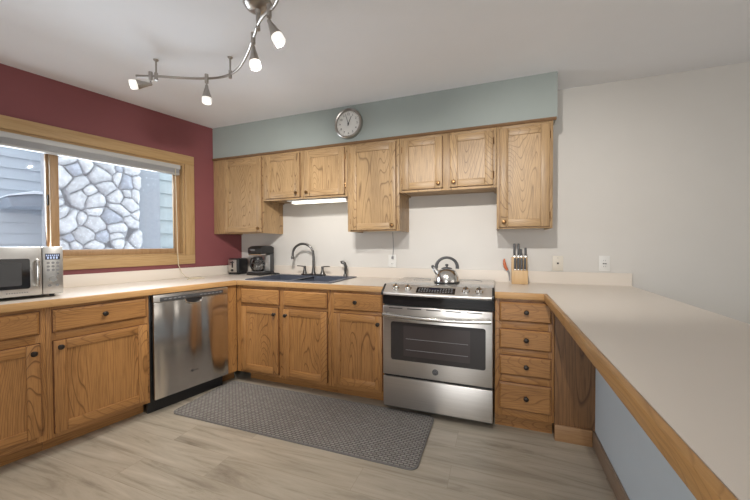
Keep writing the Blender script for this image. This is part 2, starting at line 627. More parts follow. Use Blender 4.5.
# soffit above the wall cabinets
SX = 3.063
SF = -0.318
b = MB().prism([(0.002, 0.0), (wall_x(SF) + 0.002, SF), (SX, SF), (SX, 0.0)], 2.105, H)
struct(b.build('wall_soffit', M['sage']))

# ------------------------------------------------------------------ window
w = bpy.data.objects.new('window_1', None)
COL.objects.link(w)
w.rotation_euler.z = LEFT_RZ
struct(w)
CW = 0.086
b = MB()
e = 0.018
b.box(-WV1 - CW, -WV0 + CW, -e, 0, WZ1, WZ1 + CW, 0.003, 0)
b.box(-WV1 - CW, -WV0 + CW, -e, 0, WZ0 - CW, WZ0, 0.003, 0)
b.box(-WV0, -WV0 + CW, -e, 0, WZ0, WZ1, 0.003, 1)
b.box(-WV1 - CW, -WV1, -e, 0, WZ0, WZ1, 0.003, 1)
b.build('window_casing', [M['casing_h'], M['casing_v']], w)
b = MB()
b.box(-WV1, -WV0, 0.0, 0.15, WZ0, WZ0 + 0.016, 0, 0)
b.box(-WV1, -WV0, 0.0, 0.15, WZ1 - 0.016, WZ1, 0, 0)
b.box(-WV0 - 0.016, -WV0, 0.0, 0.15, WZ0 + 0.016, WZ1 - 0.016, 0, 1)
b.box(-WV1, -WV1 + 0.016, 0.0, 0.15, WZ0 + 0.016, WZ1 - 0.016, 0, 1)
b.build('window_jamb', [M['casing_h'], M['casing_v']], w)


def sash(v0, v1, y):
    z0, z1, s = WZ0 + 0.016, WZ1 - 0.016, 0.048
    b = MB()
    b.box(-v1, -v1 + s, y, y + 0.035, z0, z1, 0.003, 0)
    b.box(-v0 - s, -v0, y, y + 0.035, z0, z1, 0.003, 0)
    b.box(-v1 + s, -v0 - s, y, y + 0.035, z0, z0 + s, 0.003, 0)
    b.box(-v1 + s, -v0 - s, y, y + 0.035, z1 - s, z1, 0.003, 0)
    f = b.build('window_sash', M['sash'], w)
    MB().box(-v1 + s - 0.004, -v0 - s + 0.004, y + 0.015, y + 0.019, z0 + s - 0.004, z1 - s + 0.004).build('pane', M['glass'], f)
    return f


sash(WV0 + 0.016, 1.535, 0.060)
fs = sash(1.500, WV1 - 0.016, 0.100)
MB().box(-1.545, -1.525, 0.086, 0.100, 1.52, 1.60, 0.004).build('latch', M['bronze'], fs)

# raised blind inside the window head
bl = thing('window_blind', 'raised aluminium blind bunched under the head of the window', 'blind', (0, 0, 0), LEFT_RZ)
MB().box(-2.39, -0.650, -0.010, 0.032, 1.940, 1.978, 0.004).build('head_rail', M['blind'], bl)
b = MB()
for i in range(9):
    z = 1.9385 - i * 0.0042
    b.box(-2.38, -0.660, -0.008, 0.028, z - 0.003, z, 0.0)
b.build('slat_stack', M['blind_dark'], bl)
MB().box(-2.38, -0.660, -0.010, 0.030, 1.884, 1.900, 0.003).build('bottom_rail', M['blind'], bl)
pts = [(-0.700, -0.016, 1.94), (-0.698, -0.022, 1.6), (-0.697, -0.027, 1.2), (-0.692, -0.030, 1.04), (-0.675, -0.06, 0.965), (-0.655, -0.10, 0.925)]
for i in range(26):
    t = i / 25
    pts.append((-0.64 + 0.085 * math.sin(t * 8.0) * (1 - 0.3 * t), -0.16 - 0.10 * t + 0.03 * math.cos(t * 8.0), 0.9175))
MB().tube(pts, 0.0035, 8).build('lift_cord', M['cord'], bl)

# ------------------------------------------------------------------ outside
u0 = -2.0
o = struct(MB().box(-9, 6, 0.6, 9, -0.75, -0.65).build('ground_snow', M['snow']))
o.rotation_euler.z = LEFT_RZ


def stone_chimney():
    root = thing('stone_chimney', 'white river stone chimney seen through the right window pane', 'chimney', (0, 0, 0), LEFT_RZ)
    v0, v1, z0, z1 = 0.21, 1.075, -0.6, 3.3
    y0 = -u0
    # jittered stone centres with a few relaxation rounds
    pts = []
    sx, sz = 0.172, 0.150
    nx, nz = int((v1 - v0) / sx) + 2, int((z1 - z0) / sz) + 2
    for j in range(nz):
        for i in range(nx):
            pts.append((v0 - 0.05 + (i + 0.5 * (j % 2)) * sx + rng.uniform(-.08, .08), z0 + j * sz + rng.uniform(-.07, .07)))
    pts = np.array(pts)
    wgt = rng.uniform(-0.004, 0.006, len(pts))
    ax = rng.uniform(0.78, 1.25, len(pts))
    rot = rng.uniform(-0.7, 0.7, len(pts))
    NX, NZ = 130, 560
    xs = np.linspace(v0, v1, NX)
    zs = np.linspace(z0, z1, NZ)
    X, Z = np.meshgrid(xs, zs)
    d1 = np.full(X.shape, 9.0)
    d2 = np.full(X.shape, 9.0)
    idx = np.zeros(X.shape, int)
    for k, (px, pz) in enumerate(pts):
        dx, dz = X - px, Z - pz
        a = dx * math.cos(rot[k]) + dz * math.sin(rot[k])
        c = -dx * math.sin(rot[k]) + dz * math.cos(rot[k])
        d = np.sqrt((a * ax[k]) ** 2 + (c / ax[k]) ** 2) - wgt[k] * 6
        near = d < d1
        d2 = np.where(near, d1, np.minimum(d2, d))
        idx = np.where(near, k, idx)
        d1 = np.where(near, d, d1)
    gap = np.clip((d2 - d1) / 0.13, 0, 1)
    bul = np.sqrt(np.clip(1 - (1 - gap) ** 2.0, 0, 1))
    bul = bul * np.sqrt(np.clip(1 - (np.clip(d1 + 0.02, 0, 9) / 0.135) ** 5, 0, 1))
    hgt = rng.uniform(0.06, 0.10, len(pts))[idx] * bul
    hgt += 0.004 * np.sin(X * 61 + idx) * np.sin(Z * 53 + 2 * idx) * bul
    tone = rng.uniform(0.0, 1.0, len(pts))
    cols = np.array([(0.62 + .20 * t, 0.62 + .20 * t, 0.63 + .19 * t) for t in tone])
    dark = rng.uniform(0, 1, len(pts)) < 0.12
    cols[dark] *= np.array((0.74, 0.77, 0.84))
    verts = np.stack([-X, y0 - hgt, Z], -1).reshape(-1, 3)
    faces = []
    for j in range(NZ - 1):
        for i in range(NX - 1):
            q = j * NX + i
            faces.append((q, q + 1, q + 1 + NX, q + NX))
    me = bpy.data.meshes.new('stone_facing')
    me.from_pydata(verts.tolist(), [], faces)
    at = me.attributes.new('stone', 'FLOAT_COLOR', 'POINT')
    c = cols[idx.reshape(-1)]
    mort = (bul.reshape(-1) < 0.42)[:, None]
    c = np.where(mort, np.array((0.50, 0.50, 0.52)), c)
    at.data.foreach_set('color', np.concatenate([c, np.ones((len(c), 1))], 1).astype(np.float32).ravel())
    me.materials.append(M['stone'])
    for p in me.polygons:
        p.use_smooth = True
    o = bpy.data.objects.new('stone_facing', me)
    COL.objects.link(o)
    o.parent = root
    MB().box(-v1, -v0, y0, y0 + 0.5, z0, z1).build('chimney_core', M['mortar'], root)


stone_chimney()

nb = thing('neighboring_house', 'grey lap sided house wall seen through the left window pane', 'house', (0, 0, 0), LEFT_RZ)
b = MB()
yw = 3.1
for i in range(30):
    z = -0.6 + i * 0.142
    b.extrude_poly([(-6, yw, z), (-6, yw - 0.028, z), (-6, yw - 0.010, z + 0.142), (-6, yw, z + 0.142)], (5.4, 0, 0))
b.build('lap_siding', M['siding'], nb)
MB().box(-6, -0.6, yw, yw + 0.15, -0.6, 3.7).build('wall_core', M['siding'], nb)
roof = thing('porch_roof', 'small snow capped roof on the grey house outside', 'roof', (0, 0, 0), LEFT_RZ)
b = MB().extrude_poly([(-1.37, 2.45, 1.795), (-1.15, 2.45, 1.855), (-0.80, 2.45, 1.850), (-0.80, 2.45, 1.725), (-1.33, 2.45, 1.690)], (0, 0.61, 0), 0, 0.004)
b.build('eave', M['fascia'], roof)
b = MB().extrude_poly([(-1.38, 2.42, 1.800), (-1.15, 2.42, 1.861), (-0.80, 2.42, 1.856), (-0.80, 2.42, 1.885), (-1.15, 2.42, 1.892), (-1.38, 2.42, 1.815)], (0, 0.64, 0), 0, 0.006)
b.build('snow_cap', M['snow'], roof)

wg = thing('stucco_pier', 'flat grey stucco pier between the river stones and the shingles', 'pier', (0, 0, 0), LEFT_RZ)
MB().box(-0.20, 0.075, 2.03, 2.5, -0.6, 3.6).build('pier_face', M['panel'], wg)
sg = thing('shingled_wall', 'strip of grey green shingles at the right end of the window view', 'wall', (0, 0, 0), LEFT_RZ)
b = MB()
for i in range(21):
    z = -0.6 + i * 0.20
    x = 0.075
    while x < 1.6:
        wv = random.uniform(0.28, 0.36)
        b.extrude_poly([(x, 2.12, z), (x, 2.083, z), (x, 2.112, z + 0.20), (x, 2.12, z + 0.20)], (wv - 0.006, 0, 0))
        x += wv
b.build('shingle_courses', M['shingle'], sg)
MB().box(0.075, 1.7, 2.12, 2.3, -0.6, 3.6).build('wall_core', M['shingle'], sg)

# ------------------------------------------------------------------ peninsula wall and boards
KX = 3.235
b = MB().prism([(penx(KX, -3.2), -3.2), (penx(KX + 0.115, -3.2), -3.2), (KX + 0.115, 0), (KX, 0)], 0, 0.872)
struct(b.build('wall_peninsula', M['kneewall']))
b = MB().prism([(penx(KX - 0.014, -3.2), -3.2), (penx(KX - 0.0005, -3.2), -3.2), (penx(KX, -0.60) - 0.0005, -0.60), (penx(KX, -0.60) - 0.014, -0.60)], 0, 0.095, 0, 0.002)
struct(b.build('baseboard_peninsula', M['base_y']))
struct(MB().box(3.012, KX - 0.002, FY - 0.001, FY + 0.018, 0.0, 0.870).build('wall_end_panel', M['dark_ply']))
struct(MB().box(3.013, penx(KX, -0.6) - 0.016, FY - 0.016, FY - 0.002, 0.0, 0.100, 0.002).build('baseboard_end_panel', M['base_x']))

# ------------------------------------------------------------------ cabinets


def knob(parent, x, y, z, mat=None):
    MB().lathe([(0.011, 0), (0.006, 0.004), (0.0055, 0.012), (0.0135, 0.017), (0.0155, 0.022), (0.012, 0.027), (0.004, 0.029)],
               (x, y, z), (0, -1, 0), 16).build('knob', mat or M['bronze'], parent)


def hinge(parent, x, y, z, mat=None):
    b = MB().cyl((x, y - 0.006, z - 0.024), (x, y - 0.006, z + 0.024), 0.0042, seg=8)
    b.box(x - 0.004, x + 0.004, y - 0.004, y + 0.0, z - 0.02, z + 0.02)
    b.build('hinge', mat or M['brass'], parent)


def door(parent, x0, x1, z0, z1, yf, kn, wood, hinge_side, s=0.056):
    t = 0.019
    ov, oh = M[wood + '_v'], M[wood + '_h']
    yb = yf - 0.0005
    b = MB()
    b.box(x0, x0 + s, yb - t, yb, z0, z1, 0.004, 0)
    b.box(x1 - s, x1, yb - t, yb, z0, z1, 0.004, 0)
    b.box(x0 + s, x1 - s, yb - t + 0.001, yb, z0, z0 + s, 0.004, 1)
    b.box(x0 + s, x1 - s, yb - t + 0.001, yb, z1 - s, z1, 0.004, 1)
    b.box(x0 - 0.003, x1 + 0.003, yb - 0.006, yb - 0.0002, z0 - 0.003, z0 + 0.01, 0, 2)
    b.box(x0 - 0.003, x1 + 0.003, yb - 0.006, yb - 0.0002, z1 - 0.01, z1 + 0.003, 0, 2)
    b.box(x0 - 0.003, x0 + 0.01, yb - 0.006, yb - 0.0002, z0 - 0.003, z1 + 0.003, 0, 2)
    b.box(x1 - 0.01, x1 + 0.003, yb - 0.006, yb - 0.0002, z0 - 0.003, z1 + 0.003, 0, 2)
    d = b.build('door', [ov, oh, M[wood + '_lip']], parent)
    MB().box(x0 + s - 0.004, x1 - s + 0.004, yb - 0.010, yb - 0.003, z0 + s - 0.004, z1 - s + 0.004).build('door_panel', ov, d)
    knob(d, kn[0], yb - t, kn[1], M['brass'] if wood == 'upper' else None)
    hx = x0 - 0.005 if hinge_side == 'l' else x1 + 0.005
    hg = M['brass']
    hinge(d, hx, yf, z0 + 0.075, hg)
    hinge(d, hx, yf, z1 - 0.075, hg)
    return d


def slab(parent, x0, x1, z0, z1, yf, kn=None, name='drawer'):
    b = MB()
    yb = yf - 0.0005
    b.box(x0, x1, yb - 0.010, yb - 0.0062, z0, z1, 0.001, 0)
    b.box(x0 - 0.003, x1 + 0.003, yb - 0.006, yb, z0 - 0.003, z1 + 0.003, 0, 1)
    b.extrude_poly([(x0 + 0.001, yb - 0.010, z0 + 0.001), (x1 - 0.001, yb - 0.010, z0 + 0.001), (x1 - 0.001, yb - 0.010, z1 - 0.001), (x0 + 0.001, yb - 0.010, z1 - 0.001)], (0, -0.0001, 0))
    f0 = [(x0 + 0.001, yb - 0.0101, z0 + 0.001), (x1 - 0.001, yb - 0.0101, z0 + 0.001), (x1 - 0.001, yb - 0.0101, z1 - 0.001), (x0 + 0.001, yb - 0.0101, z1 - 0.001)]
    c = 0.010
    f1 = [(x0 + c, yb - 0.019, z0 + c), (x1 - c, yb - 0.019, z0 + c), (x1 - c, yb - 0.019, z1 - c), (x0 + c, yb - 0.019, z1 - c)]
    va = [b.bm.verts.new(p) for p in f0]
    vb = [b.bm.verts.new(p) for p in f1]
    b.bm.faces.new(vb)
    for i in range(4):
        b.bm.faces.new((va[i], va[(i + 1) % 4], vb[(i + 1) % 4], vb[i]))
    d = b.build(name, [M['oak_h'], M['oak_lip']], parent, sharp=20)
    if kn:
        knob(d, kn[0], yb - 0.019, kn[1])
    return d


def base_cabinet(name, label, loc, rz, x0, x1, F, stiles, rails, toe=0.11, back=-0.02):
    """face at y = -F; stiles: x intervals; rails: z intervals"""
    t = thing(name, label, 'cabinet', loc, rz)
    b = MB()
    yf = -F
    b.box(x0, x0 + 0.016, yf + 0.02, back, 0.10, 0.868)
    b.box(x1 - 0.016, x1, yf + 0.02, back, 0.10, 0.868)
    b.box(x0 + 0.016, x1 - 0.016, yf + 0.02, back, 0.10, 0.116)
    b.box(x0 + 0.016, x1 - 0.016, back - 0.008, back, 0.116, 0.868)
    b.build('carcass', M['oak_v'], t)
    b = MB()
    for a, c in stiles:
        b.box(a, c, yf, yf + 0.02, 0.10, 0.870, 0.001, 0)
    for (a, c) in rails:
        for (s0, s1) in zip(stiles, stiles[1:]):
            b.box(s0[1], s1[0], yf, yf + 0.02, a, c, 0.001, 1)
    b.build('face_frame', [M['oak_v'], M['oak_h']], t)
    MB().box(x0, x1, yf + toe, yf + toe + 0.016, 0.0, 0.0995).build('toe_kick', M['oak_h'], t)
    return t


RAILS = ((0.830, 0.870), (0.655, 0.735), (0.10, 0.155))
LZ = LEFT_RZ
# window wall run (x' = -v)
t = base_cabinet('base_cabinet', 'oak base cabinet below the microwave, cut by the photo edge', (0, 0, 0), LZ, -2.330, -1.718, FU,
                 ((-2.330, -2.285), (-1.760, -1.718)), RAILS)
slab(t, -2.295, -1.744, 0.722, 0.850, -FU, (-2.02, 0.787))
door(t, -2.295, -1.744, 0.142, 0.668, -FU, (-1.772, 0.622), 'oak', 'l')
t = base_cabinet('base_cabinet', 'oak base cabinet with one wide door, left of the dishwasher', (0, 0, 0), LZ, -1.717, -1.188, FU,
                 ((-1.717, -1.675), (-1.220, -1.188)), RAILS)
slab(t, -1.688, -1.206, 0.722, 0.850, -FU, (-1.447, 0.790))
door(t, -1.688, -1.206, 0.128, 0.668, -FU, (-1.660, 0.632), 'oak', 'r')

# corner filler
cx, cy = 0.4996, FY
t = thing('corner_filler', 'oak corner filler between the dishwasher and the sink cabinet', 'cabinet filler', (0, 0, 0), 0)
p0, p1 = LP(FU, 0.4925), LP(FU, 0.580)
q0, q1 = LP(FU - 0.018, 0.4925), LP(FU - 0.018, 0.580)
MB().prism([(p1.x, p1.y), (p0.x, p0.y), (q0.x, q0.y), (q1.x, q1.y)][::-1], 0.10, 0.870).build('side_board', M['oak_v'], t)
MB().box(cx + 0.004, 0.549, FY, FY + 0.018, 0.10, 0.870).build('front_board', M['oak_v'], t)
k0, k1 = LP(FU - 0.11, 0.45), LP(FU - 0.11, 0.580)
m0, m1 = LP(FU - 0.125, 0.45), LP(FU - 0.125, 0.580)
MB().prism([(k1.x, k1.y), (k0.x, k0.y), (m0.x, m0.y), (m1.x, m1.y)][::-1], 0.0, 0.0995).build('toe_kick', M['oak_h'], t)

# back wall run
t = base_cabinet('sink_base_cabinet', 'oak sink base cabinet with two doors and blank fronts', (0, 0, 0), 0, 0.550, 1.444, -FY,
                 ((0.550, 0.575), (0.945, 1.015), (1.405, 1.444)), RAILS)
slab(t, 0.560, 0.957, 0.715, 0.842, FY, None, 'false_front')
slab(t, 1.006, 1.414, 0.715, 0.842, FY, None, 'false_front')
door(t, 0.560, 0.950, 0.128, 0.690, FY, (0.920, 0.640), 'oak', 'l')
door(t, 1.006, 1.414, 0.128, 0.690, FY, (1.034, 0.640), 'oak', 'r')
t = base_cabinet('base_cabinet', 'oak base cabinet with drawer and door, immediately left of the stove', (0, 0, 0), 0, 1.446, 1.888, -FY,
                 ((1.446, 1.490), (1.860, 1.888)), RAILS)
slab(t, 1.475, 1.876, 0.718, 0.850, FY, (1.665, 0.785))
door(t, 1.475, 1.876, 0.134, 0.690, FY, (1.848, 0.632), 'oak', 'l')
t = base_cabinet('drawer_cabinet', 'oak cabinet with a stack of four drawers, right of the stove', (0, 0, 0), 0, 2.662, 3.010, -FY,
                 ((2.662, 2.705), (2.975, 3.010)), ((0.845, 0.870), (0.66, 0.735), (0.485, 0.555), (0.31, 0.385), (0.10, 0.16)), toe=0.06)
for z0, z1 in ((0.725, 0.850), (0.548, 0.673), (0.376, 0.501), (0.150, 0.324)):
    slab(t, 2.689, 2.992, z0, z1, FY, (2.848, (z0 + z1) / 2 + 0.004))

# wall cabinets
UF = -0.315


def wall_cabinet(label, x0, x1, z0, doors, slant=False):
    t = thing('wall_cabinet', label, 'cabinet')
    z1 = 2.099
    b = MB()
    yb = UF + 0.02
    xl = x0
    if slant:
        b.prism([(wall_x(0) + 0.003, -0.002), (wall_x(yb) + 0.003, yb), (wall_x(yb) + 0.02, yb), (0.02, -0.002)], z0, z1, 0)
        xl = wall_x(UF) + 0.004
        b.prism([(0.02, -0.002), (wall_x(yb) + 0.02, yb), (x1 - 0.016, yb), (x1 - 0.016, -0.002)], z0 + 0.012, z0 + 0.024, 1)
    else:
        b.box(x0, x0 + 0.016, yb, -0.002, z0, z1, 0, 0)
        b.box(x0 + 0.016, x1 - 0.016, yb, -0.002, z0 + 0.012, z0 + 0.024, 0, 1)
    b.box(x1 - 0.016, x1, yb, -0.002, z0, z1, 0, 0)
    b.box(max(x0, 0) + 0.02, x1 - 0.016, yb, -0.002, z1 - 0.016, z1, 0, 1)
    b.box(max(x0, 0) + 0.02, x1 - 0.016, -0.010, -0.002, z0 + 0.024, z1 - 0.016, 0, 0)
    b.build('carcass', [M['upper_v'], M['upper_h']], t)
    b = MB()
    xs = [xl, doors[0][0] + 0.012]
    st = [(xl, doors[0][0] + 0.012)]
    if len(doors) == 2:
        st.append((doors[0][1] - 0.012, doors[1][0] + 0.012))
    st.append((doors[-1][1] - 0.012, x1))
    for a, c in st:
        b.box(a, c, UF, UF + 0.02, z0, z1, 0.001, 0)
    for s0, s1 in zip(st, st[1:]):
        b.box(s0[1], s1[0], UF, UF + 0.02, z0, z0 + 0.034, 0.001, 1)
        b.box(s0[1], s1[0], UF, UF + 0.02, z1 - 0.045, z1, 0.001, 1)
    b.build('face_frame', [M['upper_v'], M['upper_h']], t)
    for x0_, x1_, side, dz in doors:
        kx = x1_ - 0.028 if side == 'l' else x0_ + 0.028
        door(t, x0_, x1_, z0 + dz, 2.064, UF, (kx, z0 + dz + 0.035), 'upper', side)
    return t


wall_cabinet('single door oak wall cabinet in the corner above the coffee maker', -0.06, 0.556, 1.337, ((0.083, 0.545, 'l', 0.012),), True)
wall_cabinet('short double door oak wall cabinet above the sink light', 0.558, 1.454, 1.645, ((0.598, 0.977, 'l', 0.018), (1.030, 1.430, 'r', 0.018)))
wall_cabinet('tall single door oak wall cabinet left of the range opening, below the clock', 1.456, 1.923, 1.336, ((1.490, 1.895, 'l', 0.012),))
wall_cabinet('short double door oak wall cabinet above the stove and kettle', 1.925, 2.668, 1.645, ((1.951, 2.272, 'l', 0.020), (2.332, 2.643, 'r', 0.020)))
wall_cabinet('tall single door oak wall cabinet above the knife block', 2.670, 3.038, 1.336, ((2.692, 3.016, 'r', 0.013),))
b = MB()
xw = wall_x(UF - 0.02) + 0.006
b.extrude_poly([(xw, UF - 0.0003, 2.086), (xw, UF - 0.008, 2.086), (xw, UF - 0.018, 2.098), (xw, UF - 0.020, 2.1045), (xw, UF - 0.0003, 2.1045)], (3.056 - xw, 0, 0), 0)
struct(b.build('trim_1', oak('crown_oak', 'x', (0.20, 0.11, 0.05), (0.12, 0.06, 0.025))))

# ------------------------------------------------------------------ countertops
ct = thing('countertop', 'cream laminate countertop wrapping the window corner with the sink', 'countertop')
Z0 = 0.872
ed = 0.020
DC, LC = 0.638, 0.649


def inner(u, y):
    v = (-y - u * math.sin(A)) / math.cos(A)
    return LP(u, v)


ci = inner(LC - ed, -DC + ed)           # laminate corner
co = inner(LC, -DC)                      # outer edge of the wood strip
SKX0, SKX1, SKY0, SKY1 = 0.600, 1.410, -0.570, -0.110
VE = 2.36
b = MB()
pL = [LP(0.002, VE), LP(LC - ed, VE), ci]
yi = -DC + ed
xa = SKX0
b.prism([(pL[0].x, pL[0].y), (pL[1].x, pL[1].y), (ci.x, ci.y), (xa, yi), (xa, -0.002), (0.0025, -0.002)], Z0, CT)
b.box(SKX0, SKX1, yi, SKY0, Z0, CT)
b.box(SKX0, SKX1, SKY1, -0.002, Z0, CT)
b.box(SKX1, 1.889, yi, -0.002, Z0, CT)
b.build('laminate_top', M['laminate'], ct)
b = MB().prism([(ci.x, ci.y), (co.x, co.y), (1.889, -DC), (1.889, yi)], Z0, CT - 0.0005, 0, 0.003)
b.build('front_edge', M['edge_x'], ct)
o = MB().extrude_poly([(-VE, -LC + ed, Z0), (-VE, -LC, Z0), (-VE, -LC, CT - 0.0005), (-VE, -LC + ed, CT - 0.0005)], (VE - (-co.y - LC * math.sin(A)) / math.cos(A), 0, 0), 0, 0.003).build('front_edge', M['edge_x'], ct)
o.rotation_euler.z = LZ
BZ = 1.007
bk = MB()
bk.prism([(0.024, -0.022), (1.889, -0.022), (1.889, -0.002), (0.004, -0.002)], CT, BZ)
i0, i1 = LP(0.002, VE), LP(0.022, VE)
j0, j1 = inner(0.022, -0.024), inner(0.002, -0.004)
bk.prism([(i0.x, i0.y), (i1.x, i1.y), (j0.x, j0.y), (j1.x, j1.y)], CT, BZ, 0, 0.003)
bk.build('backsplash', M['laminate'], ct)

PX0, PX1, PE = 2.947, 3.596, -3.15
pt = thing('peninsula_countertop', 'long cream laminate peninsula countertop with oak edging on the right', 'countertop')
b = MB()
b.prism([(2.660, yi), (PX0 + ed, yi), (penx(PX0 + ed, PE), PE), (penx(PX1, PE), PE), (PX1, -0.002), (2.660, -0.002)], Z0, CT)
b.build('laminate_top', M['laminate'], pt)
MB().box(2.660, PX0 + ed * 0.2, -DC, yi, Z0, CT - 0.0005, 0.003).build('front_edge', M['edge_x'], pt)
MB().prism([(penx(PX0, PE), PE), (penx(PX0 + ed, PE), PE), (PX0 + ed, yi), (PX0 + ed * 0.2, yi), (PX0 + ed * .2, -DC), (PX0, -DC)], Z0, CT - 0.0005, 0, 0.003).build('long_edge', M['edge_y'], pt)
MB().box(2.660, PX1, -0.022, -0.002, CT, BZ).build('backsplash', M['laminate'], pt)
MB().box(1.8895, 2.6598, -0.022, -0.002, 0.916, BZ).build('stove_backsplash', M['laminate'], pt)

# ------------------------------------------------------------------ dishwasher
dw = thing('dishwasher', 'stainless steel dishwasher under the counter, left of the corner', 'dishwasher', (0, 0, 0), LZ)
MB().box(-1.183, -0.584, -0.60, -0.03, 0.10, 0.866).build('tub', M['black'], dw)
MB().box(-1.170, -0.594, -0.648, -0.605, 0.112, 0.812, 0.006).build('door', M['steel_dw'], dw)
b = MB().box(-1.170, -0.594, -0.648, -0.605, 0.8125, 0.866, 0.004)
cp = b.build('control_panel', M['steel'], dw)
b = MB().box(-1.128, -0.640, -0.6505, -0.6475, 0.816, 0.846, 0.001)
b.build('control_strip', M['dgrey'], cp)
for i in range(14):
    x = -1.10 + i * 0.033
    if -0.94 < x < -0.86:
        continue
    MB().box(x, x + 0.018, -0.6512, -0.6503, 0.828, 0.834).build('button', M['mgrey'], cp)
hp = MB().extrude_poly([(-0.945 + 0.124 * (0.5 - 0.5 * math.cos(PI * k / 12)), -0.6492, 0.812 - 0.034 * math.sin(PI * k / 12)) for k in range(13)], (0, 0.002, 0)).build('pocket_handle', M['black'], dw)
b = MB().tube([(-0.952 + 0.138 * (0.5 - 0.5 * math.cos(PI * k / 14)), -0.652, 0.812 - 0.040 * math.sin(PI * k / 14) ** 0.8) for k in range(15)], 0.0055, 8)
b.build('handle_lip', M['chrome'], dw)
b = MB()
b.lathe([(0.008, 0), (0.008, 0.001)], (-0.905, -0.648, 0.244), (0, -1, 0), 16)
for i in range(5):
    b.box(-0.893 + i * 0.008, -0.889 + i * 0.008, -0.649, -0.648, 0.240, 0.247)
b.build('badge', M['ink'], dw)
MB().box(-1.183, -0.600, -0.565, -0.54, 0.0, 0.0995).build('kick_plate', M['black'], dw)

# ------------------------------------------------------------------ stove
st = thing('stove', 'stainless steel slide in electric stove with glass oven door', 'stove', (2.2735, 0, 0))
W2 = 0.378
MB().box(-W2, W2, -0.618, -0.03, 0.03, 0.905).build('body', M['dgrey'], st)
MB().box(-W2, W2, -0.56, -0.53, 0.0, 0.03).build('plinth', M['black'], st)
b = MB().box(-0.384, 0.384, -0.590, -0.035, 0.9145, 0.928, 0.003)
top = b.build('cooktop', M['cooktop'], st)
for x, y, r in ((-0.19, -0.44, 0.10), (0.19, -0.44, 0.085), (-0.19, -0.18, 0.075), (0.19, -0.18, 0.10)):
    MB().lathe([(r, 0), (r, 0.0004), (r - 0.002, 0.0004), (r - 0.002, 0)], (x, y, 0.928), (0, 0, 1), 40, cap=False).build('burner_ring', M['mgrey'], top)


def bow(x, d=0.022):
    return d * (1 - (x / 0.384) ** 2)


# control panel: sloped, front edge bowed
b = MB()
n = 16
xs = [-0.384 + 0.768 * i / n for i in range(n + 1)]
sec = []
for x in xs:
    yb = -0.672 - bow(x)
    sec.append([(x, -0.575, 0.9150), (x, -0.585, 0.930), (x, -0.600, 0.931), (x, yb, 0.882), (x, yb - 0.003, 0.872), (x, yb + 0.004, 0.862), (x, -0.575, 0.862)])
vv = [[b.bm.verts.new(p) for p in s] for s in sec]
for a, c in zip(vv, vv[1:]):
    for i in range(7):
        b.bm.faces.new((a[i], a[(i + 1) % 7], c[(i + 1) % 7], c[i]))
b.bm.faces.new(vv[0])
b.bm.faces.new(vv[-1][::-1])
cpan = b.build('control_panel', M['satin'], st)
slope = math.atan2(0.931 - 0.882, 0.094)


def on_panel(x, t, lift=0.0):
    """t 0 at the cooktop, 1 at the front edge"""
    yb = -0.672 - bow(x)
    y = -0.600 + (yb + 0.600) * t
    z = 0.931 - 0.049 * t
    nrm = Vector((0, -math.sin(slope), math.cos(slope)))
    return Vector((x, y, z)) + nrm * lift, nrm


for x in (-0.384, 0.370):
    MB().extrude_poly([(x, -0.585, 0.931), (x, -0.602, 0.935), (x, -0.678, 0.8905), (x, -0.684, 0.874), (x, -0.678, 0.86), (x, -0.585, 0.86)], (0.014, 0, 0), 0, 0.003).build('end_cap', M['black'], cpan)
for x in (-0.285, -0.195, 0.205, 0.290):
    p, nrm = on_panel(x, 0.48, 0.0005)
    k = MB().lathe([(0.026, 0), (0.026, 0.003), (0.021, 0.004), (0.0195, 0.022), (0.016, 0.025)], p, nrm, 20).build('control_knob', M['chrome'], cpan)
    tdir = Vector((0, -math.cos(slope), -math.sin(slope)))
    MB().tube([p + nrm * 0.0262 - tdir * 0.018, p + nrm * 0.0262 + tdir * 0.018], 0.0045, 8).build('grip', M['dgrey'], k)


def panel_quad(x0, x1, t0, t1, lift, th, name, mat, parent):
    b = MB()
    p = [on_panel(x0, t0, lift)[0], on_panel(x1, t0, lift)[0], on_panel(x1, t1, lift)[0], on_panel(x0, t1, lift)[0]]
    nrm = on_panel(0, 0)[1]
    b.extrude_poly(p, nrm * th)
    return b.build(name, mat, parent)


dis = panel_quad(-0.130, 0.135, 0.22, 0.86, 0.0003, 0.0012, 'touch_panel', M['black_gloss'], cpan)
b = MB()
nrm = on_panel(0, 0)[1]
for i in range(13):
    for j in range(3):
        if 4 <= i <= 7 and j == 0:
            continue
        x = -0.115 + i * 0.0185
        t0 = 0.32 + j * 0.17
        p = [on_panel(x, t0, 0.0016)[0], on_panel(x + 0.010, t0, 0.0016)[0], on_panel(x + 0.010, t0 + 0.07, 0.0016)[0], on_panel(x, t0 + 0.07, 0.0016)[0]]
        b.extrude_poly(p, nrm * 0.0004)
b.build('button', M['mgrey'], dis)
panel_quad(-0.038, 0.030, 0.30, 0.44, 0.0016, 0.0004, 'clock_display', M['lcd'], dis)
# dark vent band between panel and door
b = MB()
b.extrude_poly([(x, -0.640 - bow(x, 0.018), 0.792) for x in xs] + [(0.376, -0.6185, 0.792), (-0.376, -0.6185, 0.792)], (0, 0, 0.069))
b.build('vent_band', M['black_gloss'], st)
# oven door
dr = MB()
dr.box(-W2, W2, -0.662, -0.620, 0.284, 0.784, 0.008, 0, 3)
od = dr.build('oven_door', M['steel'], st)
b = MB()


def rrect(x0, x1, z0, z1, r, y, n=5, sag=0.0):
    pts = []
    for cx_, cz_, a0 in ((x1 - r, z1 - r, 0), (x0 + r, z1 - r, 90), (x0 + r, z0 + r, 180), (x1 - r, z0 + r, 270)):
        for k in range(n + 1):
            a = R(a0 + 90 * k / n)
            pts.append((cx_ + r * math.cos(a), y, cz_ + r * math.sin(a)))
    return pts


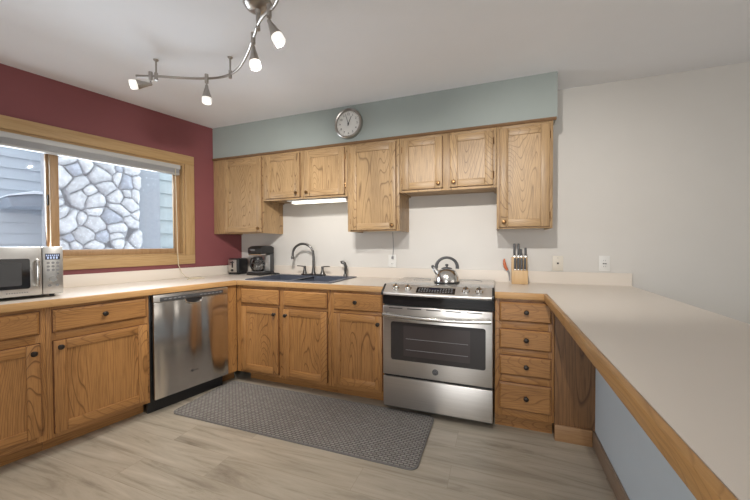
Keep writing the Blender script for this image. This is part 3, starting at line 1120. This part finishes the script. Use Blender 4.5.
b.extrude_poly(rrect(-0.316, 0.332, 0.398, 0.672, 0.016, -0.6645), (0, 0.003, 0))
win = b.build('oven_window', M['oven_glass'], od)
MB().extrude_poly(rrect(-0.222, 0.235, 0.432, 0.650, 0.006, -0.6652), (0, 0.0006, 0)).build('inner_window', M['oven_in'], win)
b = MB()
for z in (0.478, 0.556):
    b.cyl((-0.205, -0.6655, z), (0.222, -0.6655, z), 0.0017, seg=6)
b.build('oven_rack', M['mgrey'], win)
b = MB()
for i in range(5):
    x = -0.33 + i * 0.135
    b.box(x, x + 0.10, -0.6628, -0.6615, 0.766, 0.772)
b.build('vent_slot', M['black'], od)
pts = [Vector((x, -0.700 - bow(x, 0.016), 0.728 - 0.012 * (1 - (x / 0.384) ** 2))) for x in [-0.365 + 0.73 * i / 20 for i in range(21)]]
b = MB().tube(pts, 0.0145, 12)
for x in (-0.345, 0.345):
    b.box(x - 0.012, x + 0.012, -0.700, -0.660, 0.715, 0.740, 0.004)
b.build('handle', M['chrome'], od)
b = MB().lathe([(0.021, 0), (0.021, 0.003), (0.018, 0.0042)], (0.003, -0.6618, 0.342), (0, -1, 0), 28)
lg = b.build('badge', M['dgrey'], od)
b = MB()
b.lathe([(0.0172, 0), (0.0172, 0.0008), (0.0152, 0.0008), (0.0152, 0)], (0.003, -0.666, 0.342), (0, -1, 0), 28, cap=False)
b.text('GE', 0.019, Matrix.Translation((0.003, -0.6663, 0.342)) @ Matrix.Rotation(PI / 2, 4, 'X'))
b.build('monogram', M['mgrey'], lg)
MB().box(-W2, W2, -0.655, -0.620, 0.050, 0.268, 0.006, 0, 3).build('storage_drawer', M['steel'], st)
MB().box(-W2 + 0.01, W2 - 0.01, -0.640, -0.6185, 0.2685, 0.2835).build('drawer_gap', M['black'], st)

# kettle
kt = thing('kettle', 'polished stainless steel whistling kettle on the stove top', 'kettle', (2.312, -0.360, 0.9302))
prof = [(0.078, 0.0), (0.092, 0.002), (0.096, 0.010), (0.095, 0.022), (0.090, 0.045), (0.080, 0.070), (0.066, 0.090), (0.050, 0.103), (0.040, 0.107)]
MB().lathe(prof, (0, 0, 0.0), seg=40).build('body', M['chrome'], kt)
MB().lathe([(0.098, 0.003), (0.099, 0.006), (0.098, 0.009)], (0, 0, 0), seg=40, cap=False).build('base_band', M['black'], kt)
MB().lathe([(0.042, 0.1065), (0.040, 0.112), (0.022, 0.118), (0.008, 0.120), (0.007, 0.126), (0.013, 0.131), (0.013, 0.139), (0.006, 0.143)], seg=28).build('lid', M['dgrey'], kt)
sd = Vector((-0.96, -0.2, 0)).normalized()
b = MB().tube([sd * 0.066 + Vector((0, 0, 0.072)), sd * 0.088 + Vector((0, 0, 0.098)), sd * 0.103 + Vector((0, 0, 0.118))], 0.017, 14, rs=[0.022, 0.018, 0.013])
sp = b.build('spout', M['chrome'], kt)
MB().ball(sd * 0.106 + Vector((0, 0, 0.122)), 0.013, seg=12).build('whistle_cap', M['dgrey'], sp)
arc = []
for i in range(23):
    a = R(-8 + 196 * i / 22)
    arc.append((-sd * 0.079 * math.cos(a)) + Vector((0, 0, 0.118 + 0.074 * math.sin(a))))
b = MB().tube(arc, 0.011, 12, rs=[0.014 - 0.004 * math.sin(PI * i / 22) for i in range(23)])
b.build('handle', M['dgrey'], kt)

# ------------------------------------------------------------------ sink and tap
sk = thing('sink', 'slate grey double bowl sink set in the counter below the lit cabinet light', 'sink')
b = MB()
sx0, sx1, sy0, sy1 = 0.578, 1.432, -0.592, -0.066
rz0, rz1 = CT + 0.0005, CT + 0.009
bx = [(0.625, 0.985), (1.015, 1.388)]
by0, by1 = -0.552, -0.150
b.box(sx0, sx1, sy0, by0, rz0, rz1, 0.003)
b.box(sx0, sx1, by1, sy1, rz0, rz1, 0.003)
b.box(sx0, bx[0][0], by0, by1, rz0, rz1)
b.box(bx[1][1], sx1, by0, by1, rz0, rz1)
b.box(bx[0][1], bx[1][0], by0, by1, rz0 - 0.01, rz1 - 0.006)
rim = b.build('rim', M['sink'], sk)
for x0, x1 in bx:
    b = MB()
    zb = 0.735
    th = 0.006
    b.box(x0 - th, x0, by0, by1, zb, rz0)
    b.box(x1, x1 + th, by0, by1, zb, rz0)
    b.box(x0 - th, x1 + th, by0 - th, by0, zb, rz0)
    b.box(x0 - th, x1 + th, by1, by1 + th, zb, rz0)
    b.box(x0 - th, x1 + th, by0 - th, by1 + th, zb - th, zb)
    bowl = b.build('bowl', M['sink'], sk)
    MB().lathe([(0.042, 0), (0.042, 0.003), (0.03, 0.004)], ((x0 + x1) / 2, -0.33, zb), seg=24).build('drain', M['chrome'], bowl)

fc = thing('faucet', 'dark pewter gooseneck faucet with two lever handles behind the sink', 'faucet', (0.985, -0.108, CT + 0.009))
MB().box(-0.128, 0.128, -0.026, 0.026, 0.0, 0.016, 0.007).build('base_plate', M['faucet'], fc)
b = MB().lathe([(0.024, 0.016), (0.020, 0.03), (0.015, 0.06), (0.0125, 0.075)], seg=18)
pts = [Vector((0, 0, 0.07))]
hs = Vector((-0.97, -0.24, 0)).normalized()
rr = 0.105
for i in range(25):
    a = PI * i / 24
    pts.append(hs * (rr - rr * math.cos(a)) + Vector((0, 0, 0.205 + rr * math.sin(a))))
pts.append(hs * 2 * rr + Vector((0, 0, 0.175)))
b.tube(pts, 0.0115, 12)
b.lathe([(0.016, 0), (0.0165, 0.02), (0.012, 0.03)], hs * 2 * rr + Vector((0, 0, 0.160)), seg=16)
b.build('spout', M['faucet'], fc)
for s in (-1, 1):
    b = MB().lathe([(0.024, 0.016), (0.019, 0.03), (0.013, 0.055), (0.012, 0.075), (0.014, 0.082), (0.010, 0.092)], (s * 0.100, 0, 0), seg=18)
    b.tube([(s * 0.100, 0, 0.086), (s * 0.14, -0.004, 0.090), (s * 0.182, -0.006, 0.091)], 0.005, 8)
    b.build('lever_handle', M['faucet'], fc)
sp = thing('sink_sprayer', 'dark pewter side sprayer at the right end of the sink', 'sprayer', (1.330, -0.108, CT + 0.009))
MB().lathe([(0.022, 0), (0.020, 0.012), (0.014, 0.026)], seg=18).build('holder', M['faucet'], sp)
MB().tube([(0, 0, 0.026), (0.003, 0, 0.06), (0.006, 0, 0.095), (-0.004, -0.004, 0.122), (-0.026, -0.010, 0.136), (-0.040, -0.014, 0.132)], 0.012, 12,
          rs=[0.011, 0.014, 0.015, 0.015, 0.016, 0.013]).build('spray_head', M['faucet'], sp)

# ------------------------------------------------------------------ counter appliances
tr = thing('toaster', 'small black and chrome toaster in the counter corner', 'toaster', (0.083, -0.206, CT + 0.0012), R(4))
b = MB().box(-0.066, 0.066, -0.010, 0.150, 0.012, 0.168, 0.018, 0, 4)
b.build('shell', M['black'], tr)
f = MB().box(-0.058, 0.046, -0.018, -0.0095, 0.022, 0.156, 0.006).build('front_plate', M['steel_mw'], tr)
MB().box(-0.012, 0.006, -0.0188, -0.0175, 0.070, 0.140).build('lever_slot', M['black'], f)
MB().box(-0.024, 0.018, -0.034, -0.0190, 0.120, 0.132, 0.004).build('lever', M['dgrey'], f)
MB().lathe([(0.013, 0), (0.012, 0.010)], (-0.003, -0.0182, 0.044), (0, -1, 0), 16).build('dial', M['black'], f)
MB().box(-0.026, 0.026, 0.03, 0.12, 0.1682, 0.1695).build('bread_slot', M['chrome'], tr)
MB().box(-0.060, 0.060, 0.0, 0.14, 0.0, 0.012).build('foot', M['black'], tr)

cm = thing('coffee_maker', 'black drip coffee maker with glass carafe below the corner cabinet', 'coffee maker', (0.375, -0.125, CT + 0.0012), R(-6))
MB().box(-0.095, 0.095, -0.115, 0.085, 0.0, 0.032, 0.008, 0, 3).build('base', M['black'], cm)
MB().lathe([(0.066, 0), (0.066, 0.004)], (0, -0.045, 0.032), seg=28).build('warming_plate', M['mgrey'], cm)
MB().box(-0.090, 0.095, 0.030, 0.085, 0.032, 0.215, 0.008, 0, 3).build('water_tank', M['dgrey'], cm)
b = MB().extrude_poly([(-0.095, -0.095, 0.215), (-0.095, -0.10, 0.275), (-0.095, -0.06, 0.297), (-0.095, 0.04, 0.300), (-0.095, 0.085, 0.285), (-0.095, 0.085, 0.215)], (0.19, 0, 0), 0, 0.010)
tp = b.build('brew_head', M['black'], cm)
MB().box(-0.082, 0.088, 0.0265, 0.0295, 0.036, 0.204, 0.001).build('tank_front', M['coffee'], cm)
MB().box(-0.050, 0.010, -0.1015, -0.0985, 0.250, 0.262).build('emblem', M['mgrey'], tp)
MB().box(-0.085, 0.085, -0.096, -0.03, 0.2065, 0.2148).build('brew_trim', M['chrome'], cm)
car = thing('carafe', 'round glass carafe on the coffee maker warming plate', 'carafe', (0, 0, 0))
car.location = Matrix.LocRotScale(cm.location, cm.rotation_euler, None) @ Vector((-0.004, -0.045, 0.0365))
car.rotation_euler.z = R(-6)
MB().lathe([(0.050, 0), (0.062, 0.010), (0.068, 0.045), (0.064, 0.085), (0.050, 0.118), (0.046, 0.128), (0.044, 0.128), (0.048, 0.117), (0.062, 0.085), (0.066, 0.045), (0.060, 0.012), (0.048, 0.002)], seg=32).build('glass_bowl', M['jar'], car)
MB().lathe([(0.0505, 0.1185), (0.052, 0.121), (0.048, 0.128), (0.048, 0.146), (0.036, 0.152)], seg=28).build('lid', M['black'], car)
b = MB().tube([(0, -0.050, 0.138), (0, -0.085, 0.134), (0, -0.100, 0.105), (0, -0.098, 0.06), (0, -0.082, 0.035)], 0.009, 10)
b.lathe([(0.0645, 0.082), (0.0665, 0.086), (0.0635, 0.092)], seg=32, cap=False)
b.build('handle', M['black'], car)
pts = []
for i in range(40):
    t = i / 39
    pts.append((0.50 + 0.055 * t + 0.026 * math.cos(t * 15), -0.090 + 0.03 * math.sin(t * 15) - 0.02 * t, CT + 0.0075 + 0.010 * (0.5 - 0.5 * math.cos(t * 15))))
tag(MB().tube(pts, 0.006, 8).build('power_cord', M['black']), 'black power cord coiled on the counter right of the coffee maker', 'cord')

mw = thing('microwave', 'stainless steel microwave on the counter below the window', 'microwave', LP(0.10, 1.88, CT + 0.0012), LZ)
# local x' = right along the wall, front at y' = -0.40 (u = 0.50)
X0, X1, FYm = -0.222, 0.270, -0.40
MB().box(X0, X1, FYm + 0.02, -0.02, 0.014, 0.300, 0.006).build('casing', M['mgrey'], mw)
d = MB().box(X0, 0.176, FYm - 0.012, FYm + 0.0195, 0.020, 0.304, 0.004).build('door', M['steel_mw'], mw)
MB().extrude_poly(rrect(X0 + 0.03, 0.126, 0.062, 0.236, 0.012, FYm - 0.0135), (0, 0.003, 0)).build('door_window', M['black_gloss'], d)
MB().extrude_poly(rrect(X0 + 0.06, 0.092, 0.082, 0.216, 0.010, FYm - 0.0142), (0, 0.0006, 0)).build('window_mesh', M['dgrey'], d)
MB().tube([(0.154, FYm - 0.012, 0.226), (0.154, FYm - 0.036, 0.220), (0.154, FYm - 0.042, 0.190), (0.154, FYm - 0.042, 0.110), (0.154, FYm - 0.036, 0.080), (0.154, FYm - 0.012, 0.074)], 0.009, 12).build('handle', M['chrome'], d)
b = MB()
for i in range(9):
    b.box(0.030 + i * 0.010, 0.036 + i * 0.010, FYm - 0.0128, FYm - 0.0118, 0.038, 0.044)
b.build('brand_lettering', M['mgrey'], d)
p = MB().box(0.1785, X1, FYm - 0.012, FYm + 0.0195, 0.020, 0.304, 0.004).build('control_panel', M['steel_mw'], mw)
dsp = MB().box(0.190, 0.256, FYm - 0.0135, FYm - 0.0115, 0.226, 0.262).build('display', M['lcd'], p)
b = MB()
for i in range(7):
    b.box(0.194 + i * 0.0085, 0.199 + i * 0.0085, FYm - 0.0139, FYm - 0.0134, 0.247, 0.256)
for i in range(4):
    b.box(0.198 + i * 0.013, 0.206 + i * 0.013, FYm - 0.0139, FYm - 0.0134, 0.230, 0.244)
b.build('display_segments', M['lcd_on'], dsp)
for r_ in range(3):
    for c_ in range(3):
        MB().lathe([(0.0075, 0), (0.007, 0.003)], (0.203 + c_ * 0.021, FYm - 0.0122, 0.206 - r_ * 0.0215), (0, -1, 0), 12).build('button', M['mgrey'], p)
MB().lathe([(0.0055, 0), (0.005, 0.003)], (0.245, FYm - 0.0122, 0.140), (0, -1, 0), 12).build('button', M['mgrey'], p)
MB().lathe([(0.019, 0), (0.0185, 0.012), (0.016, 0.015)], (0.223, FYm - 0.0122, 0.108), (0, -1, 0), 20).build('dial', M['chrome'], p)
for x in (0.208, 0.242):
    MB().lathe([(0.008, 0), (0.0075, 0.003)], (x, FYm - 0.0122, 0.070), (0, -1, 0), 12).build('button', M['mgrey'], p)
for x in (X0 + 0.04, X1 - 0.04):
    for y in (FYm + 0.05, -0.06):
        MB().cyl((x, y, 0.0), (x, y, 0.014), 0.012, seg=10).build('foot', M['black'], mw)

# knife block and knives
kb = thing('knife_block', 'pale wooden knife block on the counter right of the stove', 'knife block', (2.838, -0.170, CT + 0.0012))
b = MB()
b.box(-0.057, 0.057, 0.0, 0.062, 0.0, 0.106, 0.003)
b.box(-0.057, 0.057, 0.062, 0.115, 0.0, 0.205, 0.003)
b.build('block', M['block'], kb)
kn_labels = ['tallest dark handled knife at the left of the knife block', 'second tall dark handled knife from the left, back row of block',
             'shorter dark handled knife in the middle of the back row', 'dark handled knife at the right end of the back row']
for (x, top, lab) in zip((-0.035, -0.006, 0.014, 0.045), (0.312, 0.312, 0.270, 0.278), kn_labels):
    k = thing('kitchen_knife', lab, 'knife', (2.838 + x, -0.170 + 0.088, CT + 0.2070), 0, 'knives in the knife block')
    hgt = top - 0.205
    MB().box(-0.0080, 0.0080, -0.012, 0.012, 0.010, hgt, 0.004, 0, 3).build('handle', M['dgrey'], k)
    MB().box(-0.004, 0.004, -0.010, 0.010, 0.0, 0.010).build('bolster', M['chrome'], k)
st_labels = ['steak knife at the left of the front row', 'steak knife second from left in the front row', 'steak knife third from left in the front row', 'steak knife at the right of the front row']
for x, lab in zip((-0.032, -0.009, 0.014, 0.038), st_labels):
    k = thing('steak_knife', 'dark handled ' + lab + ' of the block', 'knife', (2.838 + x, -0.170 + 0.035, CT + 0.1080), 0, 'knives in the knife block')
    MB().box(-0.0088, 0.0088, -0.010, 0.010, 0.006, 0.094, 0.004, 0, 3).build('handle', M['dgrey'], k)
    MB().box(-0.004, 0.004, -0.008, 0.008, 0.0, 0.006).build('bolster', M['chrome'], k)
ut = thing('kitchen_utensil', 'curved orange utensil leaning on the backsplash left of the knife block', 'utensil', (2.742, -0.054, CT + 0.0012))
MB().tube([(-0.012, 0.026, 0.190), (-0.014, 0.024, 0.172), (-0.010, 0.021, 0.145), (-0.002, 0.018, 0.118), (0.012, 0.014, 0.096)], 0.011, 12, rs=[0.004, 0.009, 0.0125, 0.0125, 0.009]).build('handle', M['orange'], ut)
MB().tube([(0.012, 0.013, 0.096), (0.022, 0.010, 0.080), (0.026, 0.0, 0.040), (0.027, -0.004, 0.014)], 0.006, 10, rs=[0.009, 0.007, 0.004, 0.004]).build('stem', M['mgrey'], ut)

# ------------------------------------------------------------------ wall things


def plate(name, label, x, z, w_, h_, mat, kind, y=0.0):
    t = thing(name, label, 'outlet', (x, y - 0.0005, z), 0)
    MB().box(-w_ / 2, w_ / 2, -0.006, 0, -h_ / 2, h_ / 2, 0.002).build('cover_plate', mat, t)
    if kind == 'outlet':
        for s in (-1, 1):
            f = MB().box(-0.016, 0.016, -0.0085, -0.0062, s * 0.026 - 0.014, s * 0.026 + 0.014, 0.002).build('receptacle', mat, t)
            b = MB()
            b.box(-0.008, -0.005, -0.0090, -0.0086, s * 0.026 - 0.004, s * 0.026 + 0.006)
            b.box(0.005, 0.008, -0.0090, -0.0086, s * 0.026 - 0.004, s * 0.026 + 0.006)
            b.build('slot', M['ink'], f)
    elif kind == 'gfci':
        f = MB().box(-0.017, 0.017, -0.0085, -0.0062, -0.034, 0.034, 0.002).build('receptacle', mat, t)
        b = MB()
        b.box(-0.012, -0.001, -0.0098, -0.0086, -0.005, 0.003)
        b.box(0.002, 0.012, -0.0098, -0.0086, -0.005, 0.003)
        b.build('test_button', M['dgrey'], f)
        b = MB()
        for s in (-1, 1):
            b.box(-0.008, -0.005, -0.0090, -0.0086, s * 0.022 - 0.004, s * 0.022 + 0.004)
            b.box(0.005, 0.008, -0.0090, -0.0086, s * 0.022 - 0.004, s * 0.022 + 0.004)
        b.build('slot', M['mgrey'], f)
    else:
        MB().box(-0.0065, 0.0065, -0.0085, -0.0062, -0.0065, 0.0065).build('jack', M['ink'], t)
        MB().lathe([(0.003, 0), (0.002, 0.001)], (0, -0.0062, 0.042), (0, -1, 0), 8).build('screw', M['mgrey'], t)
    return t


plate('phone_jack', 'beige phone jack plate on the wall right of the knife block', 3.120, 1.072, 0.075, 0.118, M['ivory'], 'jack')
plate('wall_outlet', 'white outlet above the far right end of the backsplash', 3.429, 1.076, 0.070, 0.116, M['white'], 'gfci')
plate('wall_outlet', 'white outlet on the wall behind the coffee maker', 0.385, 1.082, 0.074, 0.118, M['white'], 'outlet')
po = plate('wall_outlet', 'white outlet with a thin cord, left of the stove', 1.762, 1.070, 0.074, 0.118, M['white'], 'outlet')
lc = MB().tube([(1.772, -0.020, 1.338), (1.774, -0.013, 1.28), (1.776, -0.011, 1.18), (1.770, -0.012, 1.115)], 0.003, 8)
lc.box(1.760, 1.780, -0.024, -0.010, 1.090, 1.116, 0.004)
tag(lc.build('light_cord', M['mgrey']), 'thin grey cord hanging below the tall cabinet into an outlet', 'cord')

ul = thing('under_cabinet_light', 'lit white fluorescent light fixed under the cabinet above the sink', 'light', (0, 0, 0))
MB().box(0.800, 1.420, -0.275, -0.195, 1.634, 1.6445, 0.003).build('housing', M['white'], ul)
MB().extrude_poly([(0.8595, -0.270, 1.634), (0.8595, -0.268, 1.618), (0.8595, -0.256, 1.612), (0.8595, -0.214, 1.612), (0.8595, -0.202, 1.618), (0.8595, -0.200, 1.634)], (0.551, 0, 0), 0, 0.004).build('diffuser', M['tube'], ul)
for x in (0.850, 1.4105):
    MB().box(x, x + 0.0095, -0.273, -0.197, 1.610, 1.634, 0.003).build('end_cap', M['white'], ul)

ck = thing('wall_clock', 'round silver framed wall clock hanging on the sage soffit', 'clock', (1.474, SF - 0.0005, 2.262))
CR = 0.128
MB().lathe([(CR, 0), (CR + 0.002, 0.012), (CR - 0.002, 0.028), (CR - 0.010, 0.034), (CR - 0.019, 0.030), (CR - 0.021, 0.018), (CR - 0.021, 0.012)], (0, 0, 0), (0, -1, 0), 56, cap=False).build('rim', M['nickel'], ck)
MB().lathe([(CR - 0.016, 0.0), (CR - 0.016, 0.013)], (0, 0, 0), (0, -1, 0), 48).build('dial', M['clock_face'], ck)
b = MB()
for h in range(1, 13):
    a = R(30 * h)
    b.text(str(h), 0.026, Matrix.Translation((0.080 * math.sin(a), -0.0135, 0.080 * math.cos(a))) @ Matrix.Rotation(PI / 2, 4, 'X'))
b.build('numerals', M['ink'], ck)
b = MB()
for k in range(60):
    a = R(6 * k)
    r0 = 0.098 if k % 5 else 0.096
    p0 = Vector((r0 * math.sin(a), -0.0136, r0 * math.cos(a)))
    p1 = Vector((0.103 * math.sin(a), -0.0136, 0.103 * math.cos(a)))
    b.cyl(p0, p1, 0.0006 if k % 5 else 0.0012, seg=5)
b.build('minute_track', M['ink'], ck)


def hand(ang, length, wd, y, name):
    a = R(ang)
    dx, dz = math.sin(a), math.cos(a)
    nx, nz = dz, -dx
    pts = [(-dx * 0.016 + nx * wd, y, -dz * 0.016 + nz * wd), (-dx * 0.016 - nx * wd, y, -dz * 0.016 - nz * wd), (dx * length - nx * wd * 0.5, y, dz * length - nz * wd * 0.5), (dx * length + nx * wd * 0.5, y, dz * length + nz * wd * 0.5)]
    MB().extrude_poly(pts, (0, 0.001, 0)).build(name, M['ink'], ck)


hand(-17, 0.088, 0.0026, -0.018, 'minute_hand')
hand(25, 0.068, 0.0036, -0.0165, 'hour_hand')
MB().lathe([(0.006, 0.0135), (0.006, 0.021)], (0, 0, 0), (0, -1, 0), 14).build('hand_hub', M['ink'], ck)

# ------------------------------------------------------------------ rug
rg = thing('runner_rug', 'ribbed grey brown runner rug on the floor before the sink', 'rug', (1.356, -0.909, 0.0006), R(0.4))


def rr2(hx, hy, r, n=6):
    pts = []
    for cx_, cy_, a0 in ((hx - r, hy - r, 0), (-hx + r, hy - r, 90), (-hx + r, -hy + r, 180), (hx - r, -hy + r, 270)):
        for k in range(n + 1):
            a = R(a0 + 90 * k / n)
            pts.append((cx_ + r * math.cos(a), cy_ + r * math.sin(a)))
    return pts


MB().prism(rr2(0.912, 0.297, 0.05), 0.0, 0.0075).build('binding', M['rug_edge'], rg)
MB().prism(rr2(0.903, 0.288, 0.045), 0.0076, 0.0105).build('pile', M['rug'], rg)

# ------------------------------------------------------------------ track light
tl = thing('track_light', 'brushed nickel S curve track light with frosted spots on the ceiling', 'track light')
RZ = 2.312
ctl = [(0.50, -1.452), (0.62, -1.398), (0.76, -1.326), (0.895, -1.268), (1.0, -1.246), (1.09, -1.256), (1.19, -1.296), (1.30, -1.366), (1.40, -1.440), (1.50, -1.520),
       (1.575, -1.580), (1.64, -1.618), (1.72, -1.650), (1.80, -1.715), (1.87, -1.82), (1.945, -1.970), (2.07, -2.03), (2.20, -2.04), (2.33, -2.065), (2.45, -2.075), (2.64, -2.08)]
pts = []
for i in range(len(ctl) - 1):
    p = [Vector(ctl[max(0, min(len(ctl) - 1, i + k))]) for k in (-1, 0, 1, 2)]
    for s in range(5):
        t_ = s / 5
        q = 0.5 * (2 * p[1] + (p[2] - p[0]) * t_ + (2 * p[0] - 5 * p[1] + 4 * p[2] - p[3]) * t_ ** 2 + (-p[0] + 3 * p[1] - 3 * p[2] + p[3]) * t_ ** 3)
        pts.append((q.x, q.y, RZ))
pts.append((ctl[-1][0], ctl[-1][1], RZ))
MB().tube(pts, 0.0075, 10).build('rail', M['nickel'], tl)
cn = (1.560, -1.566)
b = MB().lathe([(0.070, 0), (0.070, 0.004), (0.062, 0.018), (0.040, 0.030), (0.016, 0.034), (0.012, 0.05)], (cn[0], cn[1], H - 0.0005), (0, 0, -1), 32)
can = b.build('canopy', M['nickel'], tl)
MB().cyl((cn[0], cn[1], RZ - 0.022), (cn[0], cn[1], H - 0.03), 0.0105, seg=14).build('stem', M['nickel'], can)
for x, y in ((0.611, -1.400), (1.077, -1.252), (2.08, -2.032), (2.45, -2.075)):
    b = MB().lathe([(0.016, 0), (0.014, 0.006), (0.006, 0.012)], (x, y, H - 0.0005), (0, 0, -1), 16)
    b.cyl((x, y, RZ - 0.022), (x, y, H - 0.008), 0.0058, seg=10)
    b.cyl((x, y, RZ - 0.024), (x, y, RZ + 0.024), 0.0105, seg=12)
    b.build('mounting_post', M['nickel'], tl)


def spot_head(x, y, d, drop, aim, power, cone=110):
    """d: direction the frosted glass points"""
    d = Vector(d).normalized()
    b = MB().cyl((x, y, RZ - 0.030), (x, y, RZ + 0.026), 0.0115, seg=14)
    piv = Vector((x, y, RZ - drop))
    b.cyl(piv, (x, y, RZ - 0.028), 0.005, seg=10)
    b.ball(piv, 0.010, seg=12)
    con = b.build('connector', M['nickel'], tl)
    hd = MB().lathe([(0.010, 0.0), (0.011, 0.012), (0.015, 0.024), (0.021, 0.048), (0.0285, 0.070), (0.029, 0.076)], piv, d, 28).build('lamp_head', M['nickel'], tl)
    MB().lathe([(0.0275, 0.0762), (0.0285, 0.084), (0.0285, 0.106), (0.0265, 0.112), (0.022, 0.1125), (0.020, 0.106), (0.0, 0.104)][:-1], piv, d, 28, cap=True).build('frosted_glass', M['bulb'], hd)
    L = bpy.data.lights.new('track_spot', 'SPOT')
    L.energy, L.color = power, (1.0, 0.965, 0.915)
    L.spot_size, L.spot_blend, L.shadow_soft_size = R(cone), 1.0, 0.012
    o = bpy.data.objects.new('track_spot', L)
    COL.objects.link(o)
    o.location = piv + d * 0.120
    o.rotation_euler = (Vector(aim) - o.location).to_track_quat('-Z', 'Y').to_euler()


spot_head(0.585, -1.418, (-0.75, -1.15, -0.42), 0.052, (0.1, -1.9, 0.9), LAMP_POWER * 1.2)
spot_head(0.895, -1.268, (0, 0, -1), 0.050, (0.75, -1.5, 0.0), LAMP_POWER * 1.9, 110)
spot_head(1.470, -1.497, (0.09, 0.04, -1), 0.048, (0.6, -1.9, 0.3), LAMP_POWER * 1.3, 100)
spot_head(1.678, -1.632, (0.48, 0.18, -1), 0.048, (0.25, -0.35, 1.25), LAMP_POWER * 6.6, 96)
spot_head(1.945, -1.970, (-0.1, 0.3, -1), 0.048, (1.85, -0.1, 1.25), LAMP_POWER * 4.3, 66)
spot_head(2.28, -2.055, (0.1, 0.3, -1), 0.048, (1.9, -2.0, 0.0), LAMP_POWER * 1.6, 100)
spot_head(2.57, -2.08, (0.25, 0.3, -1), 0.048, (2.95, -0.1, 1.2), LAMP_POWER * 4.8, 80)
